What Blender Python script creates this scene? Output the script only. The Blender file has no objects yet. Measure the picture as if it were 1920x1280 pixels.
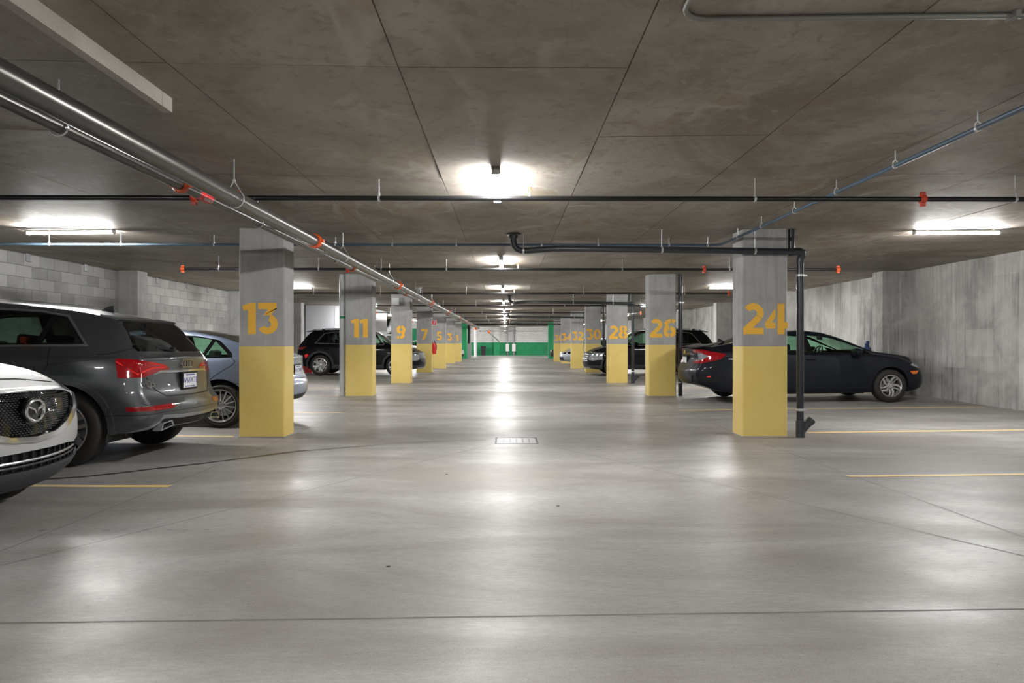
import bpy, bmesh, math, random
from math import sin, cos, pi, radians, atan2, sqrt
from mathutils import Vector, Matrix, Euler
random.seed(7)
SC = bpy.context.scene
COL = SC.collection
# ---------------------------------------------------------------- camera, world, exposure
cam_d = bpy.data.cameras.new('camera'); cam_d.lens = 24.0; cam_d.sensor_width = 36.0
cam_d.shift_y = 2.0/1920; cam_d.clip_end = 300; cam_d.clip_start = 0.05
cam = bpy.data.objects.new('camera', cam_d); COL.objects.link(cam)
cam.location = (0, 0, 1.25); cam.rotation_euler = (radians(90), 0, -0.0086)
SC.camera = cam
SC.view_settings.view_transform = 'Standard'; SC.view_settings.look = 'None'
SC.view_settings.exposure = 0.42; SC.view_settings.gamma = 1.0
SC.view_settings.use_curve_mapping = False
w = bpy.data.worlds.new('world'); SC.world = w; w.use_nodes = True
w.node_tree.nodes['Background'].inputs[0].default_value = (0.5, 0.5, 0.5, 1)
w.node_tree.nodes['Background'].inputs[1].default_value = 0.0
SC.cycles.max_bounces = 8; SC.cycles.diffuse_bounces = 5; SC.cycles.glossy_bounces = 4
SC.cycles.transparent_max_bounces = 12
SC.cycles.sample_clamp_indirect = 6.0; SC.cycles.use_denoising = True
SC.cycles.caustics_reflective = False; SC.cycles.caustics_refractive = False
LAMP = 400.0          # radiance of every lamp diffuser

# ---------------------------------------------------------------- geometry of the place
XL, XR = -8.43, 8.85            # side walls
YB, YF = -9.0, 64.0             # wall behind the camera, far wall
CY0, CSP, CDEP = 8.99, 5.916, 0.405
def fz(x, y):                   # floor falls to the drains, climbs to the walls
    t = abs(((y-9.19)/CSP) % 2.0)
    t = t if t <= 1 else 2-t
    s = min(1, max(0, (abs(x)-3.4)/5.0))
    return 0.075*t + 0.05*s
def cz(x): return 2.70 + 0.0143*abs(x)

# ---------------------------------------------------------------- materials
MATS = {}
def nmat(name):
    m = bpy.data.materials.new(name); m.use_nodes = True
    MATS[name] = m
    return m, m.node_tree.nodes, m.node_tree.links, m.node_tree.nodes['Principled BSDF']
def simple(name, col, rough=0.5, metal=0.0, coat=0.0, spec=0.5, trans=0, emis=None):
    m, N, L, b = nmat(name)
    b.inputs['Base Color'].default_value = (*col, 1); b.inputs['Roughness'].default_value = rough
    b.inputs['Metallic'].default_value = metal; b.inputs['Coat Weight'].default_value = coat
    b.inputs['Coat Roughness'].default_value = 0.03
    b.inputs['Specular IOR Level'].default_value = spec
    if emis:
        b.inputs['Emission Color'].default_value = (*emis[0], 1); b.inputs['Emission Strength'].default_value = emis[1]
    return m
def nd(N, t, **kw):
    n = N.new(t)
    for k, v in kw.items(): setattr(n, k, v)
    return n
def noise(N, L, vec, scale, detail=4, rough=0.5, dist=0.0):
    n = nd(N, 'ShaderNodeTexNoise'); n.inputs['Scale'].default_value = scale
    n.inputs['Detail'].default_value = detail; n.inputs['Roughness'].default_value = rough
    n.inputs['Distortion'].default_value = dist
    L.new(vec, n.inputs['Vector']); return n.outputs[0]
def mapr(N, L, v, a, b, c, d, smooth=False):
    n = nd(N, 'ShaderNodeMapRange'); n.inputs[1].default_value = a; n.inputs[2].default_value = b
    n.inputs[3].default_value = c; n.inputs[4].default_value = d
    if smooth: n.interpolation_type = 'SMOOTHSTEP'
    L.new(v, n.inputs[0]); return n.outputs[0]
def mixc(N, L, f, a, b, mode='MIX'):
    n = nd(N, 'ShaderNodeMix', data_type='RGBA', blend_type=mode)
    if isinstance(f, (int, float)): n.inputs[0].default_value = f
    else: L.new(f, n.inputs[0])
    for i, v in ((6, a), (7, b)):
        if isinstance(v, tuple): n.inputs[i].default_value = (*v, 1)
        else: L.new(v, n.inputs[i])
    return n.outputs[2]
def mth(N, L, op, a, b=None):
    n = nd(N, 'ShaderNodeMath', operation=op)
    for i, v in ((0, a), (1, b)):
        if v is None: continue
        if isinstance(v, (int, float)): n.inputs[i].default_value = v
        else: L.new(v, n.inputs[i])
    return n.outputs[0]
def scaled(N, L, vec, s):
    n = nd(N, 'ShaderNodeMapping'); n.inputs['Scale'].default_value = s; L.new(vec, n.inputs[0]); return n.outputs[0]
def bump(N, L, b, h, st, d=0.01):
    n = nd(N, 'ShaderNodeBump'); n.inputs['Strength'].default_value = st; n.inputs['Distance'].default_value = d
    L.new(h, n.inputs['Height']); L.new(n.outputs[0], b.inputs['Normal'])
def grey(N, L, v):
    n = nd(N, 'ShaderNodeCombineColor'); 
    for i in range(3): L.new(v, n.inputs[i])
    return n.outputs[0]
def worldpos(N): return nd(N, 'ShaderNodeNewGeometry').outputs['Position']
def objrand(N): return nd(N, 'ShaderNodeObjectInfo').outputs['Random']

def make_floor():
    m, N, L, b = nmat('polished_concrete_floor')
    P = worldpos(N)
    n1 = noise(N, L, scaled(N, L, P, (0.35, 0.9, 1)), 1.0, 6, 0.6, 0.6)
    n2 = noise(N, L, P, 3.1, 6, 0.65, 0.3)
    n3 = noise(N, L, scaled(N, L, P, (1, 3.5, 1)), 14, 5, 0.7)
    n4 = noise(N, L, P, 160, 2, 0.6)
    c = mixc(N, L, mapr(N, L, n1, .34, .66, 0, 1, True), (0.155, 0.14, 0.124), (0.355, 0.352, 0.348))
    c = mixc(N, L, mapr(N, L, n2, .3, .7, 0, .5), c, (0.28, 0.27, 0.26))
    st = mapr(N, L, noise(N, L, scaled(N, L, P, (.5, 1.2, 1)), .8, 4, .55, .5), .45, .75, 0, .55, True)
    c = mixc(N, L, st, c, (0.17, 0.15, 0.13))
    c = mixc(N, L, mapr(N, L, n3, .40, .68, 0, .42), c, (0.15, 0.14, 0.13))
    c = mixc(N, L, mapr(N, L, n4, .3, .7, 0, .14), c, (0.7, 0.69, 0.68))
    L.new(c, b.inputs['Base Color'])
    r = mapr(N, L, n2, .3, .7, .32, .45)
    r = mth(N, L, 'ADD', r, mapr(N, L, n1, .35, .65, .08, -.04))
    r = mth(N, L, 'ADD', r, mapr(N, L, n3, .4, .75, 0, .06))
    L.new(r, b.inputs['Roughness'])
    b.inputs['Specular IOR Level'].default_value = 0.30
    bump(N, L, b, mth(N, L, 'ADD', n2, mth(N, L, 'MULTIPLY', n3, .35)), .16, .02)
make_floor()
def make_ceiling():
    m, N, L, b = nmat('ceiling_concrete')
    P = worldpos(N); R = objrand(N)
    n1 = noise(N, L, P, 0.55, 6, 0.62, 1.2)
    n2 = noise(N, L, P, 2.3, 6, 0.65, 0.8)
    n3 = noise(N, L, P, 55, 3, 0.7)
    n5 = noise(N, L, scaled(N, L, P, (1, .55, 1)), 0.8, 3, .5, 1.6)
    c = mixc(N, L, mapr(N, L, n1, .35, .65, 0, 1, True), (0.20, 0.165, 0.13), (0.38, 0.345, 0.30))
    c = mixc(N, L, mapr(N, L, n2, .55, .75, 0, .6, True), c, (0.25, 0.18, 0.105))
    c = mixc(N, L, mapr(N, L, n2, .25, .42, .5, 0, True), c, (0.155, 0.15, 0.147))
    # pale lime tide lines and ochre patches
    a = mth(N, L, 'ABSOLUTE', mth(N, L, 'SUBTRACT', n5, .55))
    line = mapr(N, L, a, 0.0, .05, 1, 0, True)
    msk = mapr(N, L, noise(N, L, P, .5, 3), .47, .60, 0, 1, True)
    c = mixc(N, L, mth(N, L, 'MULTIPLY', mapr(N, L, n5, .55, .62, 0, .55, True), msk), c, (0.34, 0.265, 0.15))
    c = mixc(N, L, mth(N, L, 'MULTIPLY', mth(N, L, 'MULTIPLY', line, msk), .6), c, (0.50, 0.465, 0.415))
    # bug holes
    v = nd(N, 'ShaderNodeTexVoronoi'); v.inputs['Scale'].default_value = 22; L.new(scaled(N, L, P, (1, 1.8, 1)), v.inputs[0])
    pm = mapr(N, L, noise(N, L, P, .9, 3), .52, .64, 0, 1, True)
    pit = mth(N, L, 'MULTIPLY', mapr(N, L, v.outputs['Distance'], .05, .15, 1, 0), pm)
    c = mixc(N, L, mth(N, L, 'MULTIPLY', pit, .7), c, (0.05, 0.045, 0.04))
    n6 = noise(N, L, P, 9, 5, .7, .6)
    c = mixc(N, L, mapr(N, L, n6, .5, .72, 0, .62, True), c, (0.13, 0.105, 0.082))
    c = mixc(N, L, mapr(N, L, n6, .28, .45, .45, 0, True), c, (0.46, 0.42, 0.375))
    c = mixc(N, L, mapr(N, L, n3, .3, .7, 0, .3), c, (0.36, 0.335, 0.30))
    c = mixc(N, L, mapr(N, L, R, 0, 1, 0, .28), c, (0.24, 0.225, 0.2))
    L.new(c, b.inputs['Base Color']); b.inputs['Roughness'].default_value = .62
    b.inputs['Specular IOR Level'].default_value = .3
    bump(N, L, b, mth(N, L, 'ADD', n3, mth(N, L, 'MULTIPLY', pit, -3)), .25, .004)
make_ceiling()
def conc(name, a, bcol, streak=0.0, rnd=.2, holes=True, rough=.75):
    m, N, L, b = nmat(name)
    P = worldpos(N); R = objrand(N)
    n1 = noise(N, L, P, 1.6, 6, .6, .4); n3 = noise(N, L, P, 90, 3, .7)
    c = mixc(N, L, mapr(N, L, n1, .33, .67, 0, 1, True), a, bcol)
    if streak:
        ns = noise(N, L, scaled(N, L, P, (9, 9, .5)), 1.6, 5, .65, .3)
        msk = mapr(N, L, noise(N, L, P, .7, 3), .38, .6, .2, 1)
        c = mixc(N, L, mth(N, L, 'MULTIPLY', mapr(N, L, ns, .5, .66, 0, streak, True), msk), c, tuple(x*.42 for x in a))
        c = mixc(N, L, mapr(N, L, ns, .3, .44, streak*.7, 0, True), c, tuple(min(1, x*1.25) for x in bcol))
    c = mixc(N, L, mapr(N, L, n3, .3, .7, 0, .28), c, tuple(x*.55 for x in a))
    if holes:
        v = nd(N, 'ShaderNodeTexVoronoi'); v.inputs['Scale'].default_value = 26; L.new(P, v.inputs[0])
        pm = mapr(N, L, noise(N, L, P, 2.2, 2), .5, .56, 0, 1)
        pit = mth(N, L, 'MULTIPLY', mapr(N, L, v.outputs['Distance'], .05, .1, 1, 0), pm)
        c = mixc(N, L, pit, c, tuple(x*.35 for x in a))
    c = mixc(N, L, mapr(N, L, R, 0, 1, 0, rnd), c, tuple(min(1, x*1.5) for x in bcol))
    L.new(c, b.inputs['Base Color']); b.inputs['Roughness'].default_value = rough
    b.inputs['Specular IOR Level'].default_value = .3
    bump(N, L, b, n3, .35, .004)
conc('wall_concrete', (0.32, 0.315, 0.305), (0.55, 0.545, 0.53), .85, .3)
conc('column_concrete', (0.33, 0.33, 0.325), (0.45, 0.45, 0.445), .3, .08)
conc('block_concrete', (0.31, 0.31, 0.305), (0.41, 0.41, 0.405), 0, .55, False, .85)
conc('mortar', (0.20, 0.195, 0.19), (0.26, 0.255, 0.25), 0, 0, False, .9)
conc('pale_strip_concrete', (0.42, 0.39, 0.35), (0.52, 0.49, 0.44), 0, 0)
conc('yellow_paint', (0.80, 0.60, 0.18), (0.84, 0.65, 0.22), 0, .04, True, .5)
conc('number_paint', (0.97, 0.53, 0.06), (0.99, 0.58, 0.08), 0, 0, False, .5)
conc('line_paint', (0.9, 0.62, 0.22), (0.98, 0.76, 0.40), 0, 0, False, .4)
conc('green_paint', (0.015, 0.27, 0.10), (0.02, 0.32, 0.13), 0, 0, False, .45)
conc('white_block_paint', (0.62, 0.61, 0.59), (0.72, 0.71, 0.69), 0, .25, False, .6)
simple('door_white', (0.62, 0.64, 0.68), .45)
simple('dark_sprinkler_pipe', (0.012, 0.012, 0.013), .3, 0.2)
simple('steel_main_pipe', (0.10, 0.096, 0.09), .3, .6)
simple('pvc_grey', (0.032, 0.036, 0.042), .32)
simple('pvc_dark', (0.018, 0.02, 0.026), .28)
simple('white_pipe', (0.6, 0.62, 0.64), .35)
simple('blue_conduit', (0.055, 0.09, 0.13), .45)
simple('galvanised', (0.42, 0.43, 0.42), .35, .8)
simple('dull_conduit', (0.23, 0.23, 0.22), .45, .5)
simple('rod_steel', (0.6, 0.62, 0.63), .35, .6)
simple('red_iron', (0.55, 0.05, 0.015), .4)
simple('red_orange', (0.65, 0.09, 0.015), .4)
simple('brass', (0.55, 0.3, 0.12), .35, .8)
simple('label_red', (0.70, 0.02, 0.03), .4)
simple('sign_white', (0.85, 0.85, 0.85), .4)
simple('lamp_body', (0.55, 0.55, 0.55), .5)
simple('lamp_diffuser', (0.9, 0.9, 0.9), .5, emis=((1.0, 0.985, 0.96), LAMP))
simple('black_void', (0.01, 0.01, 0.01), .8)
simple('crack_filler', (0.035, 0.03, 0.025), .35)
simple('joint_line', (0.17, 0.16, 0.15), .6)
simple('drain_plate', (0.40, 0.40, 0.41), .4, .3)
simple('bin_plastic', (0.012, 0.012, 0.014), .5)
simple('grey_metal_box', (0.33, 0.34, 0.35), .5, .2)
simple('dark_steel', (0.05, 0.05, 0.05), .5, .4)
simple('cloth_blue', (0.02, 0.06, 0.2), .4)
# cars
def paint(name, col, metal=.0, rough=.35, coat=1.0, spec=.5):
    m, N, L, b = nmat(name)
    back = nd(N, 'ShaderNodeNewGeometry').outputs['Backfacing']
    P = worldpos(N)
    fl = noise(N, L, P, 900, 2, .5)
    c = mixc(N, L, mapr(N, L, fl, .35, .65, 0, .35), col, tuple(min(1, x*1.7+.0005) for x in col))
    c = mixc(N, L, back, c, (0.012, 0.012, 0.012))
    L.new(c, b.inputs['Base Color'])
    L.new(mth(N, L, 'MULTIPLY', mth(N, L, 'SUBTRACT', 1.0, back), metal), b.inputs['Metallic'])
    b.inputs['Roughness'].default_value = rough; b.inputs['Specular IOR Level'].default_value = spec
    L.new(mth(N, L, 'MULTIPLY', mth(N, L, 'SUBTRACT', 1.0, back), coat), b.inputs['Coat Weight'])
    b.inputs['Coat Roughness'].default_value = .03
paint('paint_graphite', (0.066, 0.071, 0.078), .6, .38)
paint('paint_black', (0.0015, 0.0016, 0.002), .0, .5, .32, .12)
paint('paint_navy', (0.004, 0.006, 0.011), .1, .45, .35, .15)
paint('paint_slate', (0.20, 0.24, 0.33), .55, .4)
paint('paint_white', (0.34, 0.345, 0.35), .2, .5, .3)
paint('paint_silver', (0.33, 0.37, 0.42), .5, .38)
simple('tyre_rubber', (0.022, 0.02, 0.019), .65, spec=.3)
simple('alloy', (0.62, 0.62, 0.64), .25, .9)
simple('alloy_dark', (0.02, 0.02, 0.022), .35, .5)
simple('chrome', (0.75, 0.76, 0.78), .12, 1.0)
simple('satin_silver', (0.45, 0.46, 0.48), .28, .9)
simple('black_plastic', (0.010, 0.010, 0.012), .45, spec=.25)
simple('grey_cladding', (0.035, 0.037, 0.042), .55, spec=.3)
simple('gloss_black', (0.004, 0.004, 0.005), .06, coat=.5)
simple('lens_red', (0.27, 0.003, 0.007), .08, coat=1)
simple('lens_red_bright', (0.85, 0.02, 0.02), .12, coat=1)
simple('lens_clear', (0.35, 0.37, 0.4), .06, .5, coat=1)
simple('lens_amber', (0.85, 0.18, 0.01), .12, coat=1)
simple('seat_dark', (0.018, 0.018, 0.02), .6)
simple('plate_white', (0.72, 0.73, 0.76), .35)
simple('plate_blue', (0.03, 0.05, 0.25), .35)
def glass(name, tint, gl=.10):
    m, N, L, b = nmat(name)
    N.remove(b)
    out = [n for n in N if n.type == 'OUTPUT_MATERIAL'][0]
    t = nd(N, 'ShaderNodeBsdfTransparent'); t.inputs[0].default_value = (*tint, 1)
    g = nd(N, 'ShaderNodeBsdfGlossy'); g.inputs['Roughness'].default_value = .02
    fr = nd(N, 'ShaderNodeFresnel')
    bf = nd(N, 'ShaderNodeNewGeometry').outputs['Backfacing']
    L.new(mapr(N, L, bf, 0, 1, 1.52, 1/1.52), fr.inputs[0])
    f = mth(N, L, 'MINIMUM', mth(N, L, 'MULTIPLY', fr.outputs[0], 1.3), .95)
    mx = nd(N, 'ShaderNodeMixShader'); L.new(f, mx.inputs[0]); L.new(t.outputs[0], mx.inputs[1]); L.new(g.outputs[0], mx.inputs[2])
    L.new(mx.outputs[0], out.inputs[0])
glass('glass_green', (0.58, 0.84, 0.69))
glass('glass_privacy', (0.16, 0.19, 0.18))
glass('glass_screen', (0.62, 0.76, 0.68))

# ---------------------------------------------------------------- mesh helpers
class MB:
    def __init__(s): s.v = []; s.f = []
    def add(s, vs, fs):
        o = len(s.v); s.v += [tuple(p) for p in vs]; s.f += [tuple(i+o for i in f) for f in fs]; return s
    def box(s, x0, x1, y0, y1, z0, z1):
        return s.add([(x0,y0,z0),(x1,y0,z0),(x1,y1,z0),(x0,y1,z0),(x0,y0,z1),(x1,y0,z1),(x1,y1,z1),(x0,y1,z1)],
                     [(0,3,2,1),(4,5,6,7),(0,1,5,4),(1,2,6,5),(2,3,7,6),(3,0,4,7)])
    def tube(s, pts, r, n=12, caps=True, rr=None):
        pts = [Vector(p) for p in pts]; m = len(pts); rings = []
        t0 = (pts[1]-pts[0]).normalized()
        up = Vector((0,0,1)) if abs(t0.z) < .9 else Vector((1,0,0))
        a = t0.cross(up).normalized()
        for i, p in enumerate(pts):
            t = ((pts[min(i+1,m-1)]-p).normalized() + (p-pts[max(i-1,0)]).normalized())
            t = t.normalized() if t.length > 1e-6 else t0
            a = (a - t*a.dot(t)).normalized(); b = t.cross(a)
            R = rr[i] if rr else r
            rings.append([p + (a*cos(2*pi*k/n) + b*sin(2*pi*k/n))*R for k in range(n)])
        vs = [q for g in rings for q in g]; fs = []
        for i in range(m-1):
            for k in range(n):
                k2 = (k+1) % n
                fs.append((i*n+k, i*n+k2, (i+1)*n+k2, (i+1)*n+k))
        if caps: fs.append(tuple(range(n-1, -1, -1))); fs.append(tuple((m-1)*n+k for k in range(n)))
        return s.add(vs, fs)
    def cyl(s, a, b, r, n=16): return s.tube([a, b], r, n)
    def lathe(s, prof, axis='z', n=32, c=(0,0,0), close=False):
        vs = []; m = len(prof)
        for (r, h) in prof:
            for k in range(n):
                u, v = r*cos(2*pi*k/n), r*sin(2*pi*k/n)
                if axis == 'z': vs.append((c[0]+u, c[1]+v, c[2]+h))
                elif axis == 'y': vs.append((c[0]+u, c[1]+h, c[2]+v))
                else: vs.append((c[0]+h, c[1]+u, c[2]+v))
        fs = []
        for i in range(m-1 if not close else m):
            j = (i+1) % m
            for k in range(n):
                k2 = (k+1) % n
                f = (i*n+k, i*n+k2, j*n+k2, j*n+k)
                fs.append(f if axis != 'y' else f[::-1])
        return s.add(vs, fs)
    def prism(s, poly, fn0, fn1):
        n = len(poly)
        vs = [fn0(p) for p in poly] + [fn1(p) for p in poly]
        fs = [tuple(range(n-1,-1,-1)), tuple(range(n, 2*n))] + [(i, (i+1)%n, n+(i+1)%n, n+i) for i in range(n)]
        return s.add(vs, fs)
def mat(n): return MATS[n]
def make_mesh(name, mb, m, smooth=True, ang=35, fix=True):
    me = bpy.data.meshes.new(name); me.from_pydata(mb.v, [], mb.f); 
    if m: me.materials.append(mat(m))
    if fix:
        bm = bmesh.new(); bm.from_mesh(me); bmesh.ops.recalc_face_normals(bm, faces=bm.faces); bm.to_mesh(me); bm.free()
    if smooth:
        me.polygons.foreach_set('use_smooth', [True]*len(me.polygons)); me.set_sharp_from_angle(angle=radians(ang))
    me.update(); return me
def link(name, me, parent=None, loc=None):
    o = bpy.data.objects.new(name, me); COL.objects.link(o)
    if parent: o.parent = parent
    if loc: o.location = loc
    return o
def obj(name, mb, m, parent=None, loc=None, **kw): return link(name, make_mesh(name, mb, m, **kw), parent, loc)
def tag(o, label, cat=None, group=None, kind=None):
    if label: o['label'] = label
    if cat: o['category'] = cat
    if group: o['group'] = group
    if kind: o['kind'] = kind
    return o
def thing(name, label, cat, loc=(0,0,0), rot=(0,0,0), group=None):
    o = bpy.data.objects.new(name, None); COL.objects.link(o); o.location = loc; o.rotation_euler = rot
    o.empty_display_size = .2
    return tag(o, label, cat, group)
def struct(name, mb, m, **kw):
    o = obj(name, mb, m, **kw); o['kind'] = 'structure'; return o
def text_mb(txt, size, bold=0.0, extrude=0.001):
    cu = bpy.data.curves.new('text', 'FONT'); cu.body = txt; cu.size = size; cu.offset = bold; cu.extrude = extrude
    cu.align_x = 'CENTER'; cu.align_y = 'CENTER'; cu.resolution_u = 3
    o = bpy.data.objects.new('text', cu); COL.objects.link(o)
    dg = bpy.context.evaluated_depsgraph_get(); me = bpy.data.meshes.new_from_object(o.evaluated_get(dg))
    mb = MB(); mb.v = [tuple(v.co) for v in me.vertices]; mb.f = [tuple(p.vertices) for p in me.polygons]
    bpy.data.objects.remove(o); bpy.data.curves.remove(cu); bpy.data.meshes.remove(me)
    return mb
def xf(mb, M):
    mb.v = [tuple(M @ Vector(p)) for p in mb.v]; return mb
# ---------------------------------------------------------------- floor
def build_floor():
    xs = sorted(set([XL-.3, XR+.3] + [x*.5 for x in range(-17, 18)] + [-3.4, 3.4]))
    ys = [YB-.3, YF+.3]
    y = 9.19 - 4*CSP
    while y < YF+.3:
        for f in (0, .03, .25, .5, .75, .97):
            yy = y + f*CSP
            if YB-.3 < yy < YF+.3: ys.append(yy)
        y += CSP
    ys = sorted(set(round(v, 4) for v in ys))
    mb = MB(); vs = [(x, y, fz(x, y)) for y in ys for x in xs]; n = len(xs); fs = []
    for j in range(len(ys)-1):
        for i in range(n-1): fs.append((j*n+i, j*n+i+1, (j+1)*n+i+1, (j+1)*n+i))
    mb.add(vs, fs)
    lo = MB().box(XL-.3, XR+.3, YB-.3, YF+.3, -.4, -.3)
    mb.add(lo.v, lo.f)
    return struct('floor', mb, 'polished_concrete_floor', fix=False, ang=20)
floor = build_floor()
def ribbon(pts, wd, h=.0015, jit=0):
    """flat strip on the floor following pts (x,y)"""
    mb = MB(); P = []
    for i in range(len(pts)-1):
        a, b = pts[i], pts[i+1]; L = math.dist(a, b); k = max(1, int(L/.25))
        for t in range(k): P.append((a[0]+(b[0]-a[0])*t/k, a[1]+(b[1]-a[1])*t/k))
    P.append(pts[-1]); vs = []
    for i, p in enumerate(P):
        q = P[min(i+1, len(P)-1)]; r = P[max(i-1, 0)]
        d = Vector((q[0]-r[0], q[1]-r[1])).normalized(); nx, ny = -d.y, d.x
        o = random.uniform(-jit, jit); ww = wd*(1 + (random.uniform(-.5, .5) if jit else 0))/2
        for s in (-1, 1):
            x, y = p[0]+nx*(s*ww+o), p[1]+ny*(s*ww+o); vs.append((x, y, fz(x, y)+h))
    mb.add(vs, [(2*i, 2*i+1, 2*i+3, 2*i+2) for i in range(len(P)-1)]); 
    return mb
for pts in ([(-8.4, 2.72), (-2.1, 2.89), (2.3, 3.0), (8.8, 3.17)], [(3.16, -6), (3.15, 8.95)], [(-2.85, -6), (-2.87, 8.95)],
            [(.42, 8.36), (1.7, 6.0), (3.05, 3.4)], [(-.15, 8.36), (-1.77, 5.29), (-2.8, 3.4)], [(0.1, 11.6), (-2.9, 14.8)], [(.3, 11.6), (3.1, 14.8)],
            [(3.16, 9.4), (3.16, 60)], [(-2.88, 9.4), (-2.88, 60)]):
    obj('control_joint', ribbon(pts, .010), 'joint_line', floor, fix=False)
tag(obj('floor_crack', ribbon([(-5.6, 5.35), (-4.6, 5.8), (-3.8, 6.17), (-3.4, 6.6), (-2.99, 7.0), (-2.41, 7.72)], .055, .002, .008), 'crack_filler', floor, fix=False), 'dark winding filled crack in the floor')
obj('floor_crack', ribbon([(-2.41, 7.72), (-1.9, 8.05), (-1.32, 8.42), (-.7, 8.63), (-.2, 8.72)], .032, .002, .008), 'crack_filler', floor, fix=False)
obj('floor_crack', ribbon([(.72, 8.42), (.9, 8.43)], .02, .002, .003), 'crack_filler', floor, fix=False)
for (x, y) in ((-.62, 2.95+.65), (.38, 5.0), (-.55, 6.3)):
    g = MB().lathe([(0, .004), (.009, .004), (.014, 0)], n=8); obj('floor_fleck', g, 'crack_filler', floor, (x, y, fz(x, y)))
for i, x in enumerate([-2.95, -2.75, -2.55, -2.44, -2.3, -2.15, -2.05, -1.92]):
    obj('floor_fleck', ribbon([(x, 4.34+.012*(i % 2)), (x+.035, 4.35)], .01, .002), 'crack_filler', floor, fix=False)
# bay lines
LL = [5.76, 8.99+.1, 11.83, 14.95, 17.9, 20.95, 23.8, 26.9, 29.7, 32.8, 35.6, 38.7, 41.5, 44.6]
LR = [6.16, 9.36, 12.2, 15.1, 17.95, 21.0, 23.85, 26.9, 29.7, 32.8, 35.6, 38.7, 41.5, 44.6]
side_word = ['nearest', 'second', 'third', 'fourth', 'fifth', 'sixth', 'seventh', 'eighth', 'ninth', 'tenth', 'eleventh', 'twelfth', 'thirteenth', 'fourteenth']
for k, y in enumerate(LL):
    x1 = -2.82 if k % 2 == 0 else -3.62
    tag(obj('bay_line', ribbon([(-8.3, y), (x1, y)], .085, .0025), 'line_paint', fix=False),
        'yellow painted bay line on the left side of the floor, %s from the camera' % side_word[k], 'floor marking', 'yellow bay lines on the floor')
for k, y in enumerate(LR):
    x1 = 3.1 if k % 2 == 0 else 4.15
    tag(obj('bay_line', ribbon([(x1, y), (8.6, y+.03)], .085, .0025), 'line_paint', fix=False),
        'yellow painted bay line on the right side of the floor, %s from the camera' % side_word[k], 'floor marking', 'yellow bay lines on the floor')
# drain
dr = thing('floor_drain', 'square metal floor drain cover in the middle of the lane between columns 13 and 24', 'drain', (.13, 8.64, fz(.13, 8.64)))
fr = MB(); 
for a in ((-.27, .27, -.27, -.245), (-.27, .27, .245, .27), (-.27, -.245, -.245, .245), (.245, .27, -.245, .245)): fr.box(a[0], a[1], a[2], a[3], -.02, .006)
obj('frame', fr, 'dark_steel', dr)
obj('cover', MB().box(-.24, .24, -.24, .24, -.02, .004), 'drain_plate', dr)
ho = MB()
for i in range(5):
    for j in range(5): ho.lathe([(0, .0052), (.012, .0052), (.012, .004)], n=8, c=(-.16+.08*i, -.16+.08*j, 0))
o = obj('drain_holes', ho, 'black_void', dr); o['kind'] = 'stuff'

# ---------------------------------------------------------------- ceiling with formwork panels
mb = MB(); xs = [XL-.3, -4, -.57, .65, 4, XR+.3]
for i in range(len(xs)-1):
    a, b = xs[i], xs[i+1]
    mb.add([(a, YB-.3, cz(a)+.012), (b, YB-.3, cz(b)+.012), (b, YF+.3, cz(b)+.012), (a, YF+.3, cz(a)+.012),
            (a, YB-.3, cz(a)+.4), (b, YB-.3, cz(b)+.4), (b, YF+.3, cz(b)+.4), (a, YF+.3, cz(a)+.4)],
           [(0,3,2,1),(4,5,6,7),(0,1,5,4),(1,2,6,5),(2,3,7,6),(3,0,4,7)])
ceiling = struct('ceiling', mb, 'ceiling_concrete', smooth=False)
PW, PL = 1.22, 2.44
cols = []
x = -.57
while x > XL: x -= PW
while x < XR:
    cols.append((max(x, XL), min(x+PW, XR))); x += PW
rest = MB()
cnt = 0
for ci, (x0, x1) in enumerate(cols):
    if x1-x0 < .05: continue
    g = .0038
    h = .03
    def pan(y0, y1, xa=x0, xb=x1, dz=0):
        a, b = xa+g, xb-g
        return ([(a, y0+g, cz(a)+dz), (b, y0+g, cz(b)+dz), (b, y1-g, cz(b)+dz), (a, y1-g, cz(a)+dz),
                 (a, y0+g, cz(a)+h), (b, y0+g, cz(b)+h), (b, y1-g, cz(b)+h), (a, y1-g, cz(a)+h)],
                [(0,3,2,1),(4,5,6,7),(0,1,5,4),(1,2,6,5),(2,3,7,6),(3,0,4,7)])
    me = make_mesh('panel', MB().add(*pan(0, PL)), 'ceiling_concrete', smooth=False)
    k0 = round((x0+.57)/PW)
    y = 3.62 - PL*5 + (1.22 if (k0 in (1, 2, 5, 6, -3, -4, -7)) else 0)
    while y < YF:
        if y > -2.6 and y < 24 and cnt < 290:
            o = link('panel', me, ceiling, (0, y, random.uniform(-.0012, .0012))); cnt += 1
        else:
            ye = min(y+PL, YF); ys_ = max(y, YB)
            if ye > ys_: rest.add(*pan(ys_, ye))
        y += PL
o = obj('panel', rest, 'ceiling_concrete', ceiling, smooth=False); o['kind'] = 'stuff'

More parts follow.
